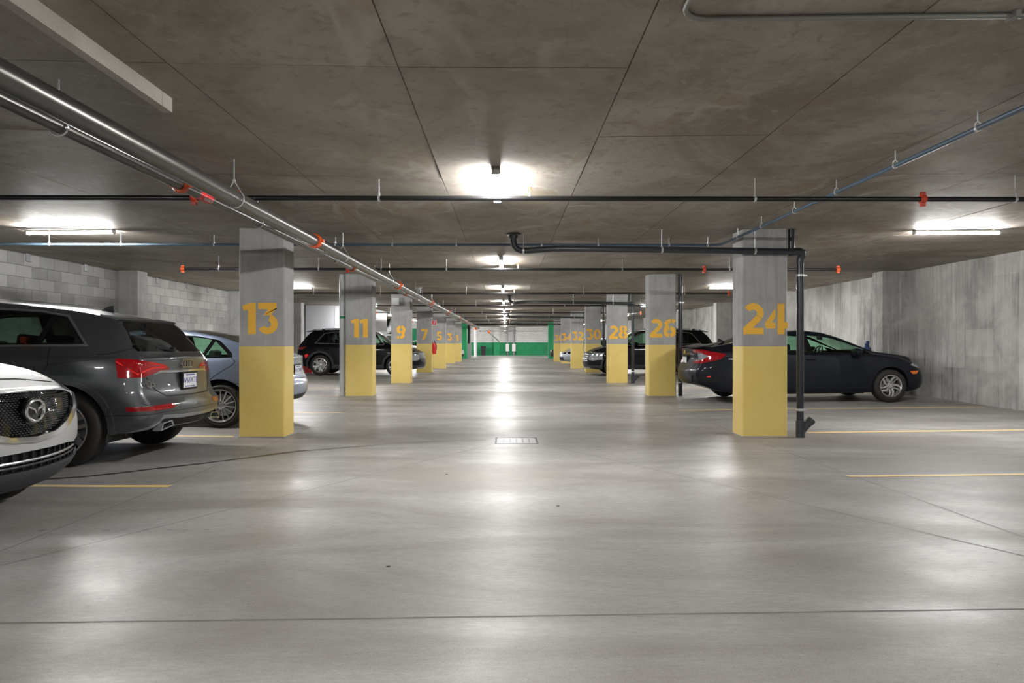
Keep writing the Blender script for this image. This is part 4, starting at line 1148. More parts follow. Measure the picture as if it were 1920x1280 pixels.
def suv_glass(S, rear='glass_privacy', zb_=1.085, x0=-.18, strip=None):
    wb = S['wb']; h = S['roof']
    top = [(x0+.28, h-.19), (x0+.55, h-.145), (1.1, h-.115), (wb-1.2, h-.125), (wb-.92, h-.19), (wb-.62, zb_+.16), (wb-.46, zb_+.02)]
    bot = [(wb-.48, zb_), (1.15, zb_+.015), (x0, zb_+.04)]
    P = bot+top
    out = []
    if strip: out.append(('window_trim', 'side', grow(P, .022), strip, .004, 'side', None, 'bright trim round the side windows' if strip != 'gloss_black' else None))
    out.append(('window_frame', 'side', P, 'gloss_black', .001, 'side'))
    def clip(a, b):   # piece of P between two slanted pillars
        return a
    b1, b2 = 1.20, 1.30; c1, c2 = x0+.42, x0+.46
    # front, rear and quarter panes
    def ztop(x):
        pts = sorted(top)
        return curve(pts)(x)
    def zbot(x): return curve(sorted(bot))(x)
    def pane(xa0, xa1, xb0, xb1, ins=.018):
        n = 6; L = []
        for i in range(n+1): x = xa0+(xb0-xa0)*i/n; L.append((x, zbot(x)+ins))
        U = []
        for i in range(n+1): x = xb1+(xa1-xb1)*i/n; U.append((x, ztop(x)-ins))
        return L+U
    out.append(('side_window', 'side', pane(b2, b2+.0, wb-.52, wb-.66), S.get('fglass', 'glass_green'), -.003, 'side'))
    out.append(('side_window', 'side', pane(c2+.02, c2-.02, b1, b1-.03), rear, -.003, 'side'))
    out.append(('quarter_window', 'side', pane(x0+.05, x0+.30, c1, c1-.05), rear, -.003, 'side'))
    ro = -S['hw'][0][0]
    out.append(('windshield', 'front', [(-.01, 1.08), (.74, 1.10), (.72, 1.22), (.57, h-.10), (-.01, h-.075)], 'glass_screen', -.002, 'both', lambda c, n: n.x > .2 and c.x > wb-1.1 and c.x < wb+.02 and n.z > .2 and n.z < .97))
    out.append(('rear_window', 'rear', [(-.01, 1.15), (.66, 1.16), (.665, 1.22), (.575, h-.19), (.5, h-.165), (-.01, h-.16)], rear, -.002, 'both', lambda c, n: n.x < -.15 and c.x < -.1 and c.z > 1.1))
    return out
def grow(P, d):
    cx = sum(p[0] for p in P)/len(P); cy = sum(p[1] for p in P)/len(P); out = []
    n = len(P)
    ar = sum(P[i][0]*P[(i+1) % n][1]-P[(i+1) % n][0]*P[i][1] for i in range(n)); sg = 1 if ar > 0 else -1
    for i in range(n):
        a, b, c = Vector(P[i-1]), Vector(P[i]), Vector(P[(i+1) % n])
        n1 = Vector(((b-a).y, -(b-a).x)).normalized(); n2 = Vector(((c-b).y, -(c-b).x)).normalized()
        m = (n1+n2); m = m/(max(.35, m.length_squared/2))
        out.append((b.x+m.x*d*sg, b.y+m.y*d*sg))
    return out
def front_to(p, n, back=False):
    """matrix that lays an XY drawing (x right, y up as seen by the viewer) on a car's end"""
    sx = -1 if back else 1
    nx = Vector((sx, 0, 0)) if n is None else Vector(n)
    if nx.x*sx < 0: nx = -nx
    nx.y *= .0 if abs(p[1]) < .05 else 1; nx.normalize()
    right = Vector((0, 0, 1)).cross(nx).normalized(); up = nx.cross(right)
    return Matrix.Translation(p) @ Matrix((right, up, nx)).transposed().to_4x4()
def end_pt(ray, y, z, back):
    p, n = ray((-6 if back else 8, y, z), (1 if back else -1, 0, 0)); return p, n
def car_plate(root, ray, z, back, txt=None, h=.152, w_=.305, lift=.016):
    p, n = end_pt(ray, 0, z, back); M = front_to(p, None, back)
    M = M @ Matrix.Translation((0, 0, lift))
    hb = MB().box(-w_/2-.02, w_/2+.02, -h/2-.02, h/2+.02, -.03, -.002); o = obj('plate_holder', xf(hb, M), 'black_plastic', root)
    pl = MB().box(-w_/2, w_/2, -h/2, h/2, -.002, .001); q = tag(obj('licence_plate', xf(pl, M), 'plate_white', root), 'white licence plate')
    if txt:
        obj('plate_lettering', xf(text_mb(txt, .085, .0, .0008), M @ Matrix.Translation((0, 0, .002))), 'plate_blue', q, fix=False)
        obj('plate_border', xf(MB().box(-.1, .1, h/2-.022, h/2-.008, 0, .002).box(-.12, .12, -h/2+.008, -h/2+.018, 0, .002), M), 'plate_blue', q)
    return q
STRAIGHT = lambda rr, n: [spoke_straight(rr, .022, .020)]

# ---- graphite SUV, tail towards the lane (left, nearest but one)
wb = 2.82
S = suv(wb=wb, w=.945, h=1.66, ro=.66, fo=.70, wr=.37, rim=.252, tw=.25, arch_r=.425, paint='paint_graphite', nsp=5, fin=(.12, 1.565),
    zs=[(-.66, 1.03), (-.3, 1.07), (.3, 1.075), (1.2, 1.06), (wb-.5, 1.03), (wb+.2, .98), (wb+.5, .88), (wb+.7, .78)],
    zt=[(-.66, 1.08), (-.61, 1.14), (-.48, 1.31), (-.38, 1.425), (-.31, 1.475), (0, 1.545), (.35, 1.595), (.9, 1.64), (1.3, 1.66), (1.6, 1.645), (1.95, 1.56), (2.35, 1.31), (2.68, 1.11), (2.85, 1.07), (3.2, 1.01), (3.42, .92), (3.52, .86)],
    zb=[(-.66, .345), (-.45, .29), (0, .25), (wb, .24), (wb+.4, .24), (wb+.7, .27)],
    R=[(.25, .05), (.35, -.06), (.47, -.14), (.60, -.13), (.68, -.05), (.8, -.02), (1.0, 0), (1.1, .0)], rb=.10,
    spokes=[[(-.075, .05), (-.02, .045), (-.035, .245), (-.10, .235)], [(.02, .045), (.05, .05), (.05, .245), (.012, .247)]], rot=.35, hubmat='alloy_dark', handles=[(.46, .955), (1.55, .95)], mirror_z=1.17, fglass='glass_green')
S['regions'] = [
    ('arch_trim', 'side', circ(0, .38, .485), 'paint', .014, 'side', lambda c, n: c.y > .6 and n.y > .2),
    ('arch_trim', 'side', circ(wb, .38, .485), 'paint', .014, 'side', lambda c, n: c.y > .6 and n.y > .2),
    ('sill_cladding', 'side', [(.3, .2), (wb-.3, .2), (wb-.3, .37), (.3, .37)], 'paint', .008, 'side'),
    ('tail_light', 'rear', [(.34, .955), (.42, .995), (.70, 1.035), (1.0, 1.075), (1.0, .86), (.72, .872), (.60, .905), (.50, .935), (.36, .94)], 'lens_red', .006, 'side',
        lambda c, n: c.x < -.3 and n.x < -.02, 'red tail light', ('side', [(-.44, 1.2), (-.52, .8), (-1.3, .8), (-1.3, 1.2)])),
    ('lower_reflector', 'rear', [(.45, .565), (.45, .60), (.86, .585), (1.0, .575), (1.0, .535), (.5, .548)], 'lens_red', .004, 'side',
        lambda c, n: c.x < -.4 and n.x < -.02, 'long red reflector', ('side', [(-.56, .7), (-.62, .4), (-1.3, .4), (-1.3, .7)])),
    ('chrome_strip', 'rear', [(-.01, .905), (.50, .91), (.62, .885), (.60, .90), (.50, .932), (-.01, .93)], 'chrome', .008, 'both', lambda c, n: n.x < -.2 and c.x < -.3, 'bright strip across the tailgate'),
    ('bumper_valance', 'rear', [(-.01, .2), (1.0, .2), (1.0, .30), (.80, .33), (.70, .36), (.62, .455), (.35, .44), (-.01, .44)], 'black_plastic', -.012, 'both', lambda c, n: n.x < -.05 and c.x < -.4),
    ('bumper_trim', 'rear', [(-.01, .44), (.35, .44), (.62, .455), (.72, .36), (.82, .33), (.70, .42), (.64, .49), (.35, .475), (-.01, .47)], 'satin_silver', .010, 'both', lambda c, n: n.x < -.05 and c.x < -.4, 'bright bumper trim'),
] + [g if g[0] != 'rear_window' else ('rear_window', 'rear', [(-.01, 1.125), (.70, 1.13), (.70, 1.17), (.60, 1.40), (.54, 1.43), (-.01, 1.44)]) + g[3:] for g in suv_glass(S, strip='satin_silver', zb_=1.155, x0=-.13)]
S['seams'] = [('side', [(.19, 1.17), (.14, 1.0), (.20, .88), (.42, .74), (.46, .42)], .008), ('side', [(1.22, 1.17), (1.24, .6), (1.22, .38)], .008),
    ('side', [(2.2, 1.15), (2.24, .7), (2.2, .38)], .008), ('side', [(.14, .995), (-.46, 1.065)], .004),
    ('rear', [(.0, .665), (.48, .67), (.60, .74), (.70, .868)], .010), ('rear', [(.86, 1.09), (.70, 1.16)], .007), ('rear', [(.0, .52), (.55, .52), (.9, .50)], .006)]
q5, made = build_car('suv', S, 'dark grey SUV with red tail lights, parked left of column 13', (-4.30, 7.55), pi)
ray = made['ray']
car_plate(q5, ray, .815, True, 'W68 KTE', lift=.03)
p, n = end_pt(ray, 0, 1.0, True); M = front_to(p, None, True)
rg = MB()
for i in range(4): rg.lathe([(.036, 0), (.046, 0), (.046, .012), (.036, .012)], 'z', 20, (-.087+.058*i, 0, .006), close=True)
obj('ring_badge', xf(rg, M), 'chrome', q5)
p, n = end_pt(ray, .66, .80, True); M = front_to(p, n, True) @ Matrix.Translation((0, 0, .003))
obj('model_lettering', xf(text_mb('Q5', .10, .003, .004), M), 'chrome', q5, fix=False)
# inner light blades of the tail lights, spoiler, wiper, exhausts, reversing lamp
for sg in (1, -1):
    tl = made['tail_light'][0 if sg > 0 else 1]
    pts = []
    for (yy, zz) in ((.86, 1.03), (.80, .90), (.62, .965), (.42, .965)):
        p, n = end_pt(ray, sg*yy, zz, True)
        if p: pts.append(p+Vector((-.012, sg*.004, 0)))
    obj('light_blade', MB().tube(pts, .009, 6), 'lens_red_bright', tl)
    pts = []
    for (yy, zz) in ((.80, 1.025), (.62, 1.01), (.45, .985)):
        p, n = end_pt(ray, sg*yy, zz, True)
        if p: pts.append(p+Vector((-.010, 0, 0)))
    obj('light_blade', MB().tube(pts, .006, 6), 'lens_red_bright', tl)
    ex = MB().prism([(-.17, -.03), (.10, -.045), (.14, .03), (-.05, .035)], lambda p: p, lambda p: p) if False else MB()
    P = [(sg*.42, .365), (sg*.70, .335), (sg*.66, .41), (sg*.47, .425)]
    n_ = len(P); fr_ = []
    xx = ray((-6, sg*.55, .40), (1, 0, 0))[0].x
    cxp = sum(a for a, b in P)/4; cyp = sum(b for a, b in P)/4
    inner = [(cxp+(a-cxp)*.82, cyp+(b-cyp)*.70) for a, b in P]
    ex.v = [(xx-.035, a, b) for a, b in P]+[(xx-.035, a, b) for a, b in inner]+[(xx+.05, a, b) for a, b in P]+[(xx+.05, a, b) for a, b in inner]
    for i in range(4):
        j = (i+1) % 4; ex.f += [(i, j, 4+j, 4+i), (i, 8+i, 8+j, j), (4+i, 4+j, 12+j, 12+i)]
    e = obj('exhaust_trim', ex, 'satin_silver', q5, smooth=False)
    bk_ = MB(); bk_.v = [(xx+.045, a, b) for a, b in P]; bk_.f = [(0, 1, 2, 3)]; obj('exhaust_opening', bk_, 'black_void', e, fix=False)
sp_ = MB().prism([(-.26, 1.465), (-.42, 1.455), (-.46, 1.462), (-.44, 1.482), (-.26, 1.515)], lambda p: (p[0]+.0, -.60, p[1]-.012), lambda p: (p[0], .60, p[1]-.012))
sp_.v = [(x+.10*(abs(y)/.6)**2, y, z) for x, y, z in sp_.v]
obj('roof_spoiler', sp_, 'paint_graphite', q5)
p, n = end_pt(ray, 0, 1.15, True)
obj('rear_wiper', MB().tube([p+Vector((-.02, 0, .0)), p+Vector((-.03, .05, -.01)), p+Vector((.02, .30, .015))], .010, 6).lathe([(0, -.03), (.025, -.03), (.03, .01)], 'x', 12, tuple(p)), 'black_plastic', q5)
p, n = end_pt(ray, -.52, .575, True)

# ---- white SUV nose, cut by the left edge of the view
wb = 2.70
S = suv(wb=wb, w=.945, h=1.66, ro=.75, fo=.66, wr=.36, paint='paint_white', nsp=10, spokes=[spoke_straight(.245, .03, .035)], fin=None,
    F=[(.24, -.10), (.32, -.01), (.38, .03), (.47, .035), (.56, .04), (.7, .03), (.82, .01), (.9, 0)], fb=.205,
    hw=[(-.75, .77), (-.6, .85), (-.4, .9), (0, .945), (2.3, .945), (2.9, .93), (3.1, .895), (3.26, .835), (3.36, .75)],
    zt=[(-.75, 1.07), (-.68, 1.16), (-.5, 1.40), (-.38, 1.52), (-.25, 1.6), (.3, 1.66), (1.1, 1.68), (1.5, 1.65), (1.8, 1.56), (2.2, 1.32), (2.5, 1.14), (2.65, 1.10), (2.95, 1.04), (3.15, .985), (3.28, .93), (3.36, .895)],
    zs=[(-.75, .98), (-.35, 1.03), (.3, 1.05), (1.2, 1.04), (2.2, 1.02), (2.8, .97), (3.1, .92), (3.36, .84)],
    hr=[(-.75, .72), (-.5, .66), (-.3, .62), (.2, .60), (1.5, .60), (1.85, .62), (2.2, .68), (2.6, .76), (3.0, .76), (3.26, .70), (3.36, .62)])
S['regions'] = [
    ('arch_trim', 'side', circ(0, .37, .485), 'grey_cladding', .012, 'side', lambda c, n: c.y > .6 and n.y > .2),
    ('arch_trim', 'side', circ(wb, .37, .485), 'grey_cladding', .012, 'side', lambda c, n: c.y > .6 and n.y > .2),
    ('sill_cladding', 'side', [(.3, .2), (wb-.3, .2), (wb-.3, .40), (.3, .40)], 'grey_cladding', .010, 'side'),
    ('lower_bumper', 'front', [(-.01, .1), (1.0, .1), (1.0, .44), (.80, .43), (.6, .40), (-.01, .40)], 'grey_cladding', .006, 'both', lambda c, n: n.x > .02 and c.x > wb+.35),
    ('lower_intake', 'front', [(-.01, .515), (.42, .51), (.66, .485), (.74, .455), (.60, .40), (-.01, .395)], 'black_plastic', -.03, 'both', lambda c, n: n.x > .1),
    ('grille', 'front', [(-.01, .885), (.30, .88), (.60, .855), (.64, .815), (.55, .745), (.37, .665), (.2, .615), (-.01, .60)], 'gloss_black', -.03, 'both', lambda c, n: n.x > .1, None),
    ('grille_surround', 'front', [(.64, .815), (.55, .745), (.37, .665), (.2, .615), (-.01, .60), (-.01, .565), (.2, .58), (.40, .625), (.60, .70), (.84, .765), (.84, .80), (.70, .835)], 'chrome', .012, 'both', lambda c, n: n.x > .05, 'bright chrome wing under the grille'),
    ('headlight', 'front', [(.66, .868), (.70, .835), (.84, .80), (1.0, .80), (1.0, .91), (.80, .90), (.64, .880)], 'lens_clear', .004, 'side', lambda c, n: n.x > .02 and c.x > wb+.2, 'narrow headlight', ('side', [(wb+.28, .7), (wb+.34, 1.1), (wb+1.5, 1.1), (wb+1.5, .7)])),
    ('fog_surround', 'front', [(.60, .50), (.76, .52), (.80, .48), (.70, .44), (.62, .46)], 'gloss_black', .002, 'side', lambda c, n: n.x > .1),
] + suv_glass(S, strip='chrome')
S['seams'] = [('front', [(.0, .955), (.35, .945), (.62, .915)], .007), ('side', [(1.22, 1.1), (1.24, .6), (1.2, .38)], .008), ('side', [(2.2, 1.1), (2.24, .7), (2.2, .38)], .008), ('side', [(.3, 1.1), (.35, .8), (.5, .5)], .008)]
mz, made = build_car('suv', S, 'white SUV at the left edge of the floor showing its black mesh grille', (-2.97-3.61, 4.33), 0)
ray = made['ray']
gr = made['grille'][0]
nub = MB(); GP = [(0, .60), (.2, .615), (.37, .665), (.55, .745), (.64, .815), (.60, .855), (.30, .88), (0, .885)]
GP2 = [(-a, b) for a, b in GP[::-1]] + GP
stp = .026; r = 0; z = .60
while z < .885:
    y = -.65 + (stp/2 if r % 2 else 0)
    while y < .65:
        if inpoly(y*1.03, (z-.74)*1.05+.74, GP2) and not (y*y+(z-.765)**2 < .0085):
            p, n = ray((8, y, z), (-1, 0, 0))
            if p:
                x = p.x-.024; a, b = .0085, .0036
                nub.add([(x, y-a, z+.002), (x, y, z-b), (x, y+a, z+.002), (x, y, z+b+.002), (x+.011, y, z)], [(0, 1, 4), (1, 2, 4), (2, 3, 4), (3, 0, 4)])
        y += stp
    z += stp*.52; r += 1
o = obj('grille_mesh', nub, 'satin_silver', gr, smooth=False, fix=False); o['kind'] = 'stuff'
p, n = ray((8, 0, .765), (-1, 0, 0)); M = front_to(p, None) @ Matrix.Translation((0, 0, -.012))
bd = MB().lathe([(0, .0), (.092, .0), (.092, .006), (0, .006)], 'z', 32); obj('badge_plate', xf(bd, M), 'gloss_black', mz)
em = MB()
rn = []
for i in range(36):
    a = 2*pi*i/36; rn.append((.080*cos(a), .066*sin(a), .024))
rn.append(rn[0]); em.tube(rn, .011, 8, False)
em.tube([(-.072, .030, .026), (-.045, .018, .028), (-.018, .008, .03), (0, -.024, .03), (.018, .008, .03), (.045, .018, .028), (.072, .030, .026)], .0085, 8)
e = obj('emblem', xf(em, M), 'chrome', mz)
eb = MB().lathe([(0, .014), (.07, .014), (.078, .008)], 'z', 28); obj('emblem_disc', xf(eb, M), 'dark_steel', e)
for zz, m_ in ((.455, 'satin_silver'), (.425, 'black_plastic')):
    pts = []
    for i in range(-12, 13):
        y = .62*i/12; p, n = ray((8, y, zz+.012*(y/.62)**2), (-1, 0, 0)); pts.append(p+Vector((.0-.008, 0, 0)))
    obj('intake_bar', MB().tube(pts, .009, 6), m_, made['lower_intake'][0])
for i in range(-7, 8):
    y = .08*i; p, n = ray((8, y, .46), (-1, 0, 0))
    obj('intake_rib', MB().box(p.x-.028, p.x-.010, y-.004, y+.004, .40, .51), 'black_plastic', made['lower_intake'][0], smooth=False)

# ---- slate blue sedan behind column 13
wb = 2.70
S = sedan(wb=wb, w=.91, h=1.43, ro=.70, fo=.74, paint='paint_slate', wr=.325, rim=.235, tw=.225, arch_r=.375, nsp=15, spokes=[spoke_straight(.235, .018, .017)], fin=(-.02, 1.31),
    zt=[(-.70, 1.01), (-.60, 1.05), (-.40, 1.12), (-.15, 1.24), (.3, 1.36), (.75, 1.415), (1.15, 1.43), (1.5, 1.405), (1.8, 1.31), (2.25, 1.11), (2.55, .985), (2.8, .95), (3.1, .88), (3.34, .75), (3.44, .70)],
    hr=[(-.70, .66), (-.45, .62), (.1, .56), (.6, .55), (1.5, .55), (1.85, .60), (2.3, .68), (2.65, .74), (3.1, .72), (3.34, .58), (3.44, .5)],
    zs=[(-.70, .94), (-.4, 1.01), (0, 1.01), (.8, .985), (2.2, .945), (2.8, .87), (3.2, .74), (3.44, .64)], rot=.1)
def sedan_glass(S, tip=(-.22, 1.02), rear_top=1.38, tint='glass_green'):
    wb = S['wb']; h = S['roof']
    top = [(tip[0]+.10, tip[1]+.055), (.15, h-.165), (.5, h-.105), (1.1, h-.085), (wb-1.2, h-.11), (wb-.85, h-.20), (wb-.5, 1.05), (wb-.36, .975)]
    bot = [(wb-.38, .955), (1.1, .975), (tip[0]+.06, tip[1])]
    out = [('window_frame', 'side', bot+top, 'gloss_black', .001, 'side')]
    zt_ = curve(sorted(top)); zb__ = curve(sorted(bot))
    def pane(xa0, xa1, xb0, xb1, ins=.016):
        n = 6
        return [(xa0+(xb0-xa0)*i/n, zb__(xa0+(xb0-xa0)*i/n)+ins) for i in range(n+1)] + [(xb1+(xa1-xb1)*i/n, zt_(xb1+(xa1-xb1)*i/n)-ins) for i in range(n+1)]
    out.append(('side_window', 'side', pane(1.22, 1.19, wb-.44, wb-.60), tint, -.003, 'side'))
    out.append(('side_window', 'side', pane(.30, .25, 1.10, 1.07), tint, -.003, 'side'))
    out.append(('quarter_window', 'side', [(tip[0]+.13, tip[1]+.014), (.25, zb__(.25)+.016), (.20, zt_(.2)-.02), (tip[0]+.17, tip[1]+.06)], tint, -.003, 'side'))
    out.append(('windshield', 'front', [(-.01, .985), (.72, .985), (.71, 1.04), (.54, h-.085), (.4, h-.06), (-.01, h-.05)], 'glass_screen', -.002, 'both', lambda c, n: n.x > .15 and wb-1.25 < c.x < wb-.05 and n.z > .3))
    out.append(('rear_window', 'rear', [(-.01, 1.135), (.56, 1.14), (.535, 1.2), (.47, rear_top-.03), (.38, rear_top), (-.01, rear_top+.01)], 'glass_privacy', -.002, 'both', lambda c, n: n.x < -.08 and c.x < .7 and n.z > .3))
    return out
S['regions'] = [
    ('tail_light', 'side', [(-1.3, 1.02), (-.52, 1.02), (-.60, .93), (-.78, .83), (-1.3, .80)], 'lens_clear', .010, 'side', lambda c, n: c.y > .35 and n.z < .6 and c.x < -.45, 'clear tail light on the rear corner', ('rear', [(.50, 1.2), (.54, .7), (1.2, .7), (1.2, 1.2)])),
    ('bumper_valance', 'rear', [(-.01, .1), (1.0, .1), (1.0, .40), (.7, .44), (-.01, .44)], 'black_plastic', -.004, 'both', lambda c, n: n.x < -.05 and c.x < -.5),
] + sedan_glass(S, rear_top=1.40)
S['seams'] = [('side', [(-.12, 1.03), (-.21, .97), (-.18, .92), (.08, .75), (.30, .55), (.34, .3)], .008), ('side', [(1.15, .98), (1.18, .6), (1.12, .28)], .008), ('side', [(2.2, .95), (2.24, .7), (2.1, .28)], .008),
    ('side', [(-.36, .965), (-.58, .965), (-.61, .93), (-.61, .86), (-.58, .83), (-.40, .83), (-.35, .86), (-.34, .93), (-.36, .965)], .006), ('rear', [(.0, .74), (.5, .74), (.58, .84)], .007), ('rear', [(.0, .68), (.6, .66), (.95, .64)], .006)]
bl, made = build_car('sedan', S, 'slate blue sedan parked nose to the wall behind column 13', (-4.12, 10.75), pi)
car_plate(bl, made['ray'], .80, True, 'F41 ZNB')

# ---- navy sedan on the right behind column 24
wb = 2.70
S = sedan(wb=wb, w=.90, h=1.416, ro=.90, fo=.72, paint='paint_navy', nsp=5, rot=.2,
    spokes=[[(-.03, .05), (.0, .05), (.02, .12), (.075, .198), (.035, .204), (-.02, .13)], [(.025, .045), (.055, .06), (.085, .13), (.135, .155), (.105, .18), (.05, .12)]], fin=(-.3, 1.20), mirror_z=.985,
    R=[(.2, .10), (.32, .0), (.45, -.10), (.62, -.12), (.74, -.06), (.9, 0), (1.0, -.02), (1.08, -.05)])
S['regions'] = [
    ('tail_light', 'side', [(-1.4, 1.07), (-.98, 1.065), (-.82, 1.03), (-.47, .965), (-.58, .87), (-.92, .785), (-1.4, .76), (-1.4, .82), (-.93, .84), (-.78, .93), (-.93, .99), (-1.4, 1.01)], 'lens_red', .012, 'side', lambda c, n: c.y > .35 and n.z < .93 and c.x < -.3, 'red C-shaped tail light', ('rear', [(.44, 1.2), (.50, .7), (1.2, .7), (1.2, 1.2)])),
    ('reverse_light', 'side', [(-1.4, 1.01), (-.93, .99), (-.78, .93), (-.93, .84), (-1.4, .82)], 'lens_clear', .006, 'side', lambda c, n: c.y > .4 and n.z < .75 and c.x < -.5, 'clear reversing light', ('rear', [(.56, 1.2), (.62, .7), (1.2, .7), (1.2, 1.2)])),
    ('headlight', 'side', [(wb+.42, .72), (wb+.50, .755), (wb+.75, .735), (wb+1.2, .66), (wb+1.2, .60), (wb+.62, .66)], 'lens_clear', .004, 'side', lambda c, n: c.y > .3 and c.x > wb+.3, 'headlight'),
    ('side_marker', 'side', [(wb+.40, .60), (wb+.62, .605), (wb+.56, .545), (wb+.47, .545)], 'lens_amber', .006, 'side', lambda c, n: c.y > .3, 'amber side marker'),
    ('rear_reflector', 'side', [(-.86, .52), (-.78, .55), (-.73, .46), (-.82, .43)], 'lens_red_bright', .004, 'side', lambda c, n: c.y > .3, 'small red reflector'),
    ('bumper_vent', 'rear', [(.50, .42), (.55, .54), (.84, .52), (.86, .44), (.7, .40)], 'black_plastic', -.012, 'side', lambda c, n: n.x < -.05 and c.x < -.5),
    ('trunk_panel', 'rear', [(-.01, .95), (.44, .95), (.46, .99), (-.01, .99)], 'gloss_black', .003, 'both', lambda c, n: n.x < -.2 and c.x < -.5),
] + sedan_glass(S, tip=(-.05, 1.01), rear_top=1.37)
S['seams'] = [('side', [(.08, 1.0), (.12, .9), (.32, .7), (.40, .45), (.42, .28)], .008), ('side', [(1.15, .98), (1.18, .6), (1.14, .28)], .008), ('side', [(2.16, .99), (2.30, .86), (2.34, .74), (2.30, .45), (2.18, .28)], .008), ('side', [(.4, .30), (1.2, .31), (2.2, .30)], .006), ('rear', [(.0, .66), (.5, .68), (.56, .76)], .007)]
cv, made = build_car('sedan', S, 'dark navy sedan parked nose to the right wall behind column 24', (4.73, 14.0), 0)
ray = made['ray']
car_plate(cv, ray, .82, True, '')
p, n = end_pt(ray, 0, 1.0, True)
obj('badge', xf(MB().lathe([(0, 0), (.045, 0), (.045, .008), (0, .008)], 'z', 18), front_to(p+Vector((-.004, 0, 0)), None, True)), 'chrome', cv)
obj('deck_spoiler', MB().prism([(-.62, 1.13), (-.98, 1.085), (-1.0, 1.10), (-.62, 1.15)], lambda p: (p[0], -.58, p[1]), lambda p: (p[0], .58, p[1])), 'paint_navy', cv)
bb = thing('blue_bottle', 'small blue cap standing on a ledge between the dark sedan and the right wall', 'bottle', (8.6, 16.2, 1.03))
obj('body', MB().lathe([(0, 0), (.09, 0), (.09, .09), (.05, .12), (.05, .2), (0, .2)], 'z', 14), 'cloth_blue', bb)
obj('nozzle', MB().box(-.02, .05, -.02, .02, .2, .26), 'cloth_blue', bb)
obj('shelf', MB().box(-.15, .24, -.15, .15, -.03, 0), 'grey_metal_box', bb)

# ---- black SUV on the left, nose towards the lane, behind columns 11 and 9
def suv_face(S, wb, ro, led=True):
    return [
    ('arch_trim', 'side', circ(0, .38, .50), 'grey_cladding', .016, 'side', lambda c, n: c.y > .6 and n.y > .2),
    ('arch_trim', 'side', circ(wb, .38, .50), 'grey_cladding', .016, 'side', lambda c, n: c.y > .6 and n.y > .2),
    ('sill_cladding', 'side', [(.3, .2), (wb-.3, .2), (wb-.3, .40), (.3, .40)], 'grey_cladding', .012, 'side'),
    ('grille', 'front', [(-.01, .86), (.62, .85), (.66, .72), (.52, .52), (-.01, .50)], 'dark_steel', -.01, 'both', lambda c, n: n.x > .1),
    ('lower_bumper', 'front', [(-.01, .1), (1.0, .1), (1.0, .36), (.7, .40), (-.01, .40)], 'grey_cladding', .006, 'both', lambda c, n: n.x > .02 and c.x > wb+.35),
    ('skid_trim', 'front', [(-.01, .27), (.6, .28), (.7, .33), (.5, .33), (-.01, .31)], 'satin_silver', .016, 'both', lambda c, n: n.x > .02 and c.x > wb+.35, 'bright skid trim'),
    ('light_strip', 'front', [(.58, .835), (.95, .80), (.97, .835), (.58, .862)], 'lens_clear', .006, 'side', lambda c, n: n.x > .02 and c.x > wb+.2, 'slim light strip', ('side', [(wb+.36, .5), (wb+.36, 1.1), (wb+1.5, 1.1), (wb+1.5, .5)])),
    ('headlight', 'front', [(.62, .78), (.66, .60), (.80, .56), (.95, .62), (1.0, .78)], 'lens_clear', .004, 'side', lambda c, n: n.x > .02 and c.x > wb+.3, 'headlight', ('side', [(wb+.42, .5), (wb+.42, 1.1), (wb+1.5, 1.1), (wb+1.5, .5)])),
    ('tail_light', 'side', [(-1.4, 1.0), (-.62, 1.0), (-.50, 1.04), (-.62, .93), (-1.4, .92)], 'lens_red', .004, 'side', lambda c, n: c.y > .3 and c.x < -.3, 'red tail light'),
    ('rear_reflector', 'side', [(-.56, .72), (-.46, .78), (-.40, .72), (-.52, .60)], 'lens_red_bright', .004, 'side', lambda c, n: c.y > .3, 'small red reflector'),
    ]
wb = 2.70
S = suv(wb=wb, w=.93, h=1.68, ro=.80, fo=.72, wr=.37, rim=.25, arch_r=.43, nsp=5, fin=(-.1, 1.62),
    spokes=[[(-.03, .05), (.03, .05), (.035, .13), (.10, .235), (.04, .245), (.0, .17), (-.04, .245), (-.10, .235), (-.035, .13)]], rot=.5)
S['regions'] = suv_face(S, wb, .8) + suv_glass(S, strip='satin_silver', zb_=1.12)
S['seams'] = [('side', [(.3, 1.1), (.35, .8), (.5, .5)], .01), ('side', [(1.25, 1.1), (1.27, .6), (1.2, .38)], .01), ('side', [(2.15, 1.1), (2.24, .7), (2.2, .38)], .01)]
tu, made = build_car('suv', S, 'black SUV on the left parked nose to the lane behind columns 11 and 9', (-6.63, 25.26), 0)
obj('roof_spoiler', MB().prism([(-.25, 1.60), (-.58, 1.545), (-.59, 1.56), (-.25, 1.64)], lambda p: (p[0], -.58, p[1]), lambda p: (p[0], .58, p[1])), 'paint_black', tu)
for sg in (1, -1): obj('roof_rail', MB().tube([(.0, sg*.58, 1.60), (.1, sg*.58, 1.665), (.8, sg*.58, 1.685), (1.35, sg*.58, 1.675), (1.45, sg*.58, 1.61)], .016, 8), 'black_plastic', tu)
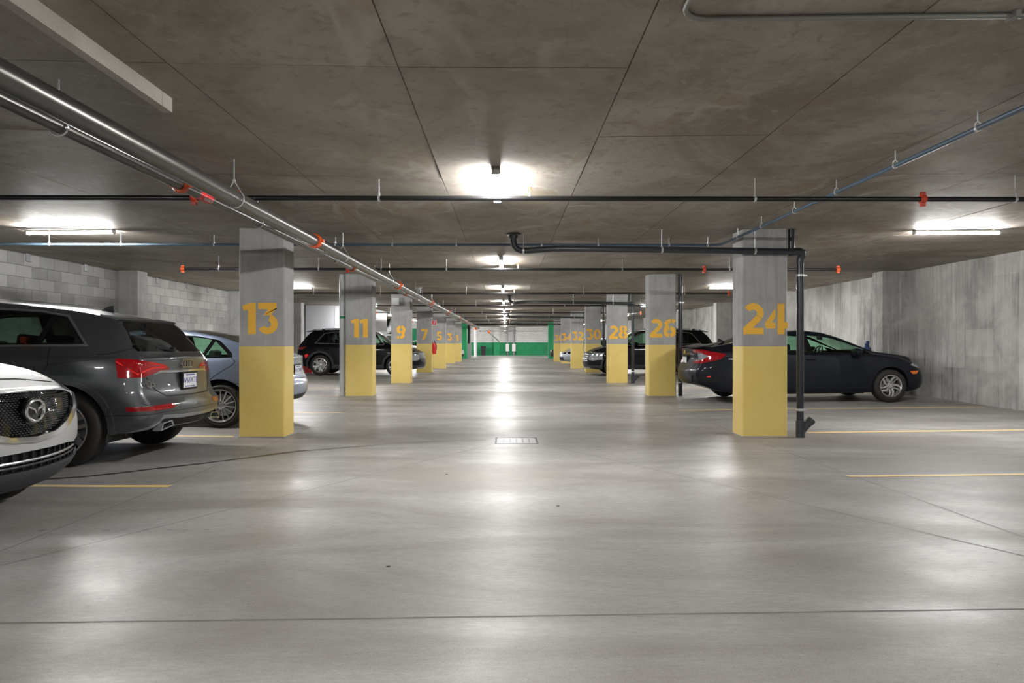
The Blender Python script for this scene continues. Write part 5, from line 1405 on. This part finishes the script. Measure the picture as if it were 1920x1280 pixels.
# ---- black SUV on the right, nose towards the lane
wb = 2.76
S = suv(wb=wb, w=.94, h=1.68, ro=.92, fo=.80, wr=.37, rim=.25, arch_r=.43, nsp=10, spokes=[spoke_straight(.25, .03, .03)], fin=(-.3, 1.62), rot=.5)
S['regions'] = suv_face(S, wb, .92) + suv_glass(S, strip='chrome', x0=-.35, zb_=1.10)
S['seams'] = [('side', [(.3, 1.1), (.35, .8), (.5, .5)], .01), ('side', [(1.25, 1.1), (1.27, .6), (1.2, .38)], .01), ('side', [(2.15, 1.1), (2.24, .7), (2.2, .38)], .01)]
sf, made = build_car('suv', S, 'black SUV on the right parked nose to the lane behind columns 26 and 28', (2.92+.96+wb, 25.3), pi)
obj('roof_spoiler', MB().prism([(-.37, 1.60), (-.70, 1.54), (-.71, 1.555), (-.37, 1.635)], lambda p: (p[0], -.58, p[1]), lambda p: (p[0], .58, p[1])), 'paint_black', sf)
for sg in (1, -1): obj('roof_rail', MB().tube([(-.1, sg*.58, 1.60), (.0, sg*.58, 1.665), (.8, sg*.58, 1.685), (1.40, sg*.58, 1.675), (1.5, sg*.58, 1.61)], .016, 8), 'chrome', sf)
for (nm_, car_, wb_) in (('a', sf, 2.76),):
    for zz in (.56, .63, .70, .77):
        pts = []
        for q in range(-8, 9):
            y = .54*q/8; p, n = made['ray']((8, y, zz), (-1, 0, 0)); pts.append(p)
        obj('grille_bar', MB().tube(pts, .009, 6), 'satin_silver', made['grille'][0])
# ---- far cars, only noses show
def far_regions(wb): return [
    ('headlight', 'front', [(.45, .70), (.50, .60), (.95, .62), (1.0, .74)], 'gloss_black', .004, 'side', lambda c, n: n.x > .02 and c.x > wb+.3, 'dark headlight'),
    ('lower_intake', 'front', [(-.01, .45), (.55, .45), (.6, .28), (-.01, .26)], 'black_plastic', -.01, 'both', lambda c, n: n.x > .1)]
S = sedan(paint='paint_silver', rot=.4); S['regions'] = far_regions(2.7) + sedan_glass(S)
build_car('sedan', S, 'silver blue sedan nose showing between columns 32 and 34', (2.92+.94+2.70, 36.7), pi)
S = sedan(paint='paint_black', rot=.4); S['regions'] = far_regions(2.7) + sedan_glass(S)
build_car('sedan', S, 'dark car nose just showing past column 36 at the far end', (3.08+.94+2.70, 47.4), pi)
S = sedan(paint='paint_white', rot=.4); S['regions'] = far_regions(2.7) + sedan_glass(S)
build_car('sedan', S, 'pale car nose just showing past column 1 at the far end', (-2.95-.94-2.70, 47.2-.0), 0)
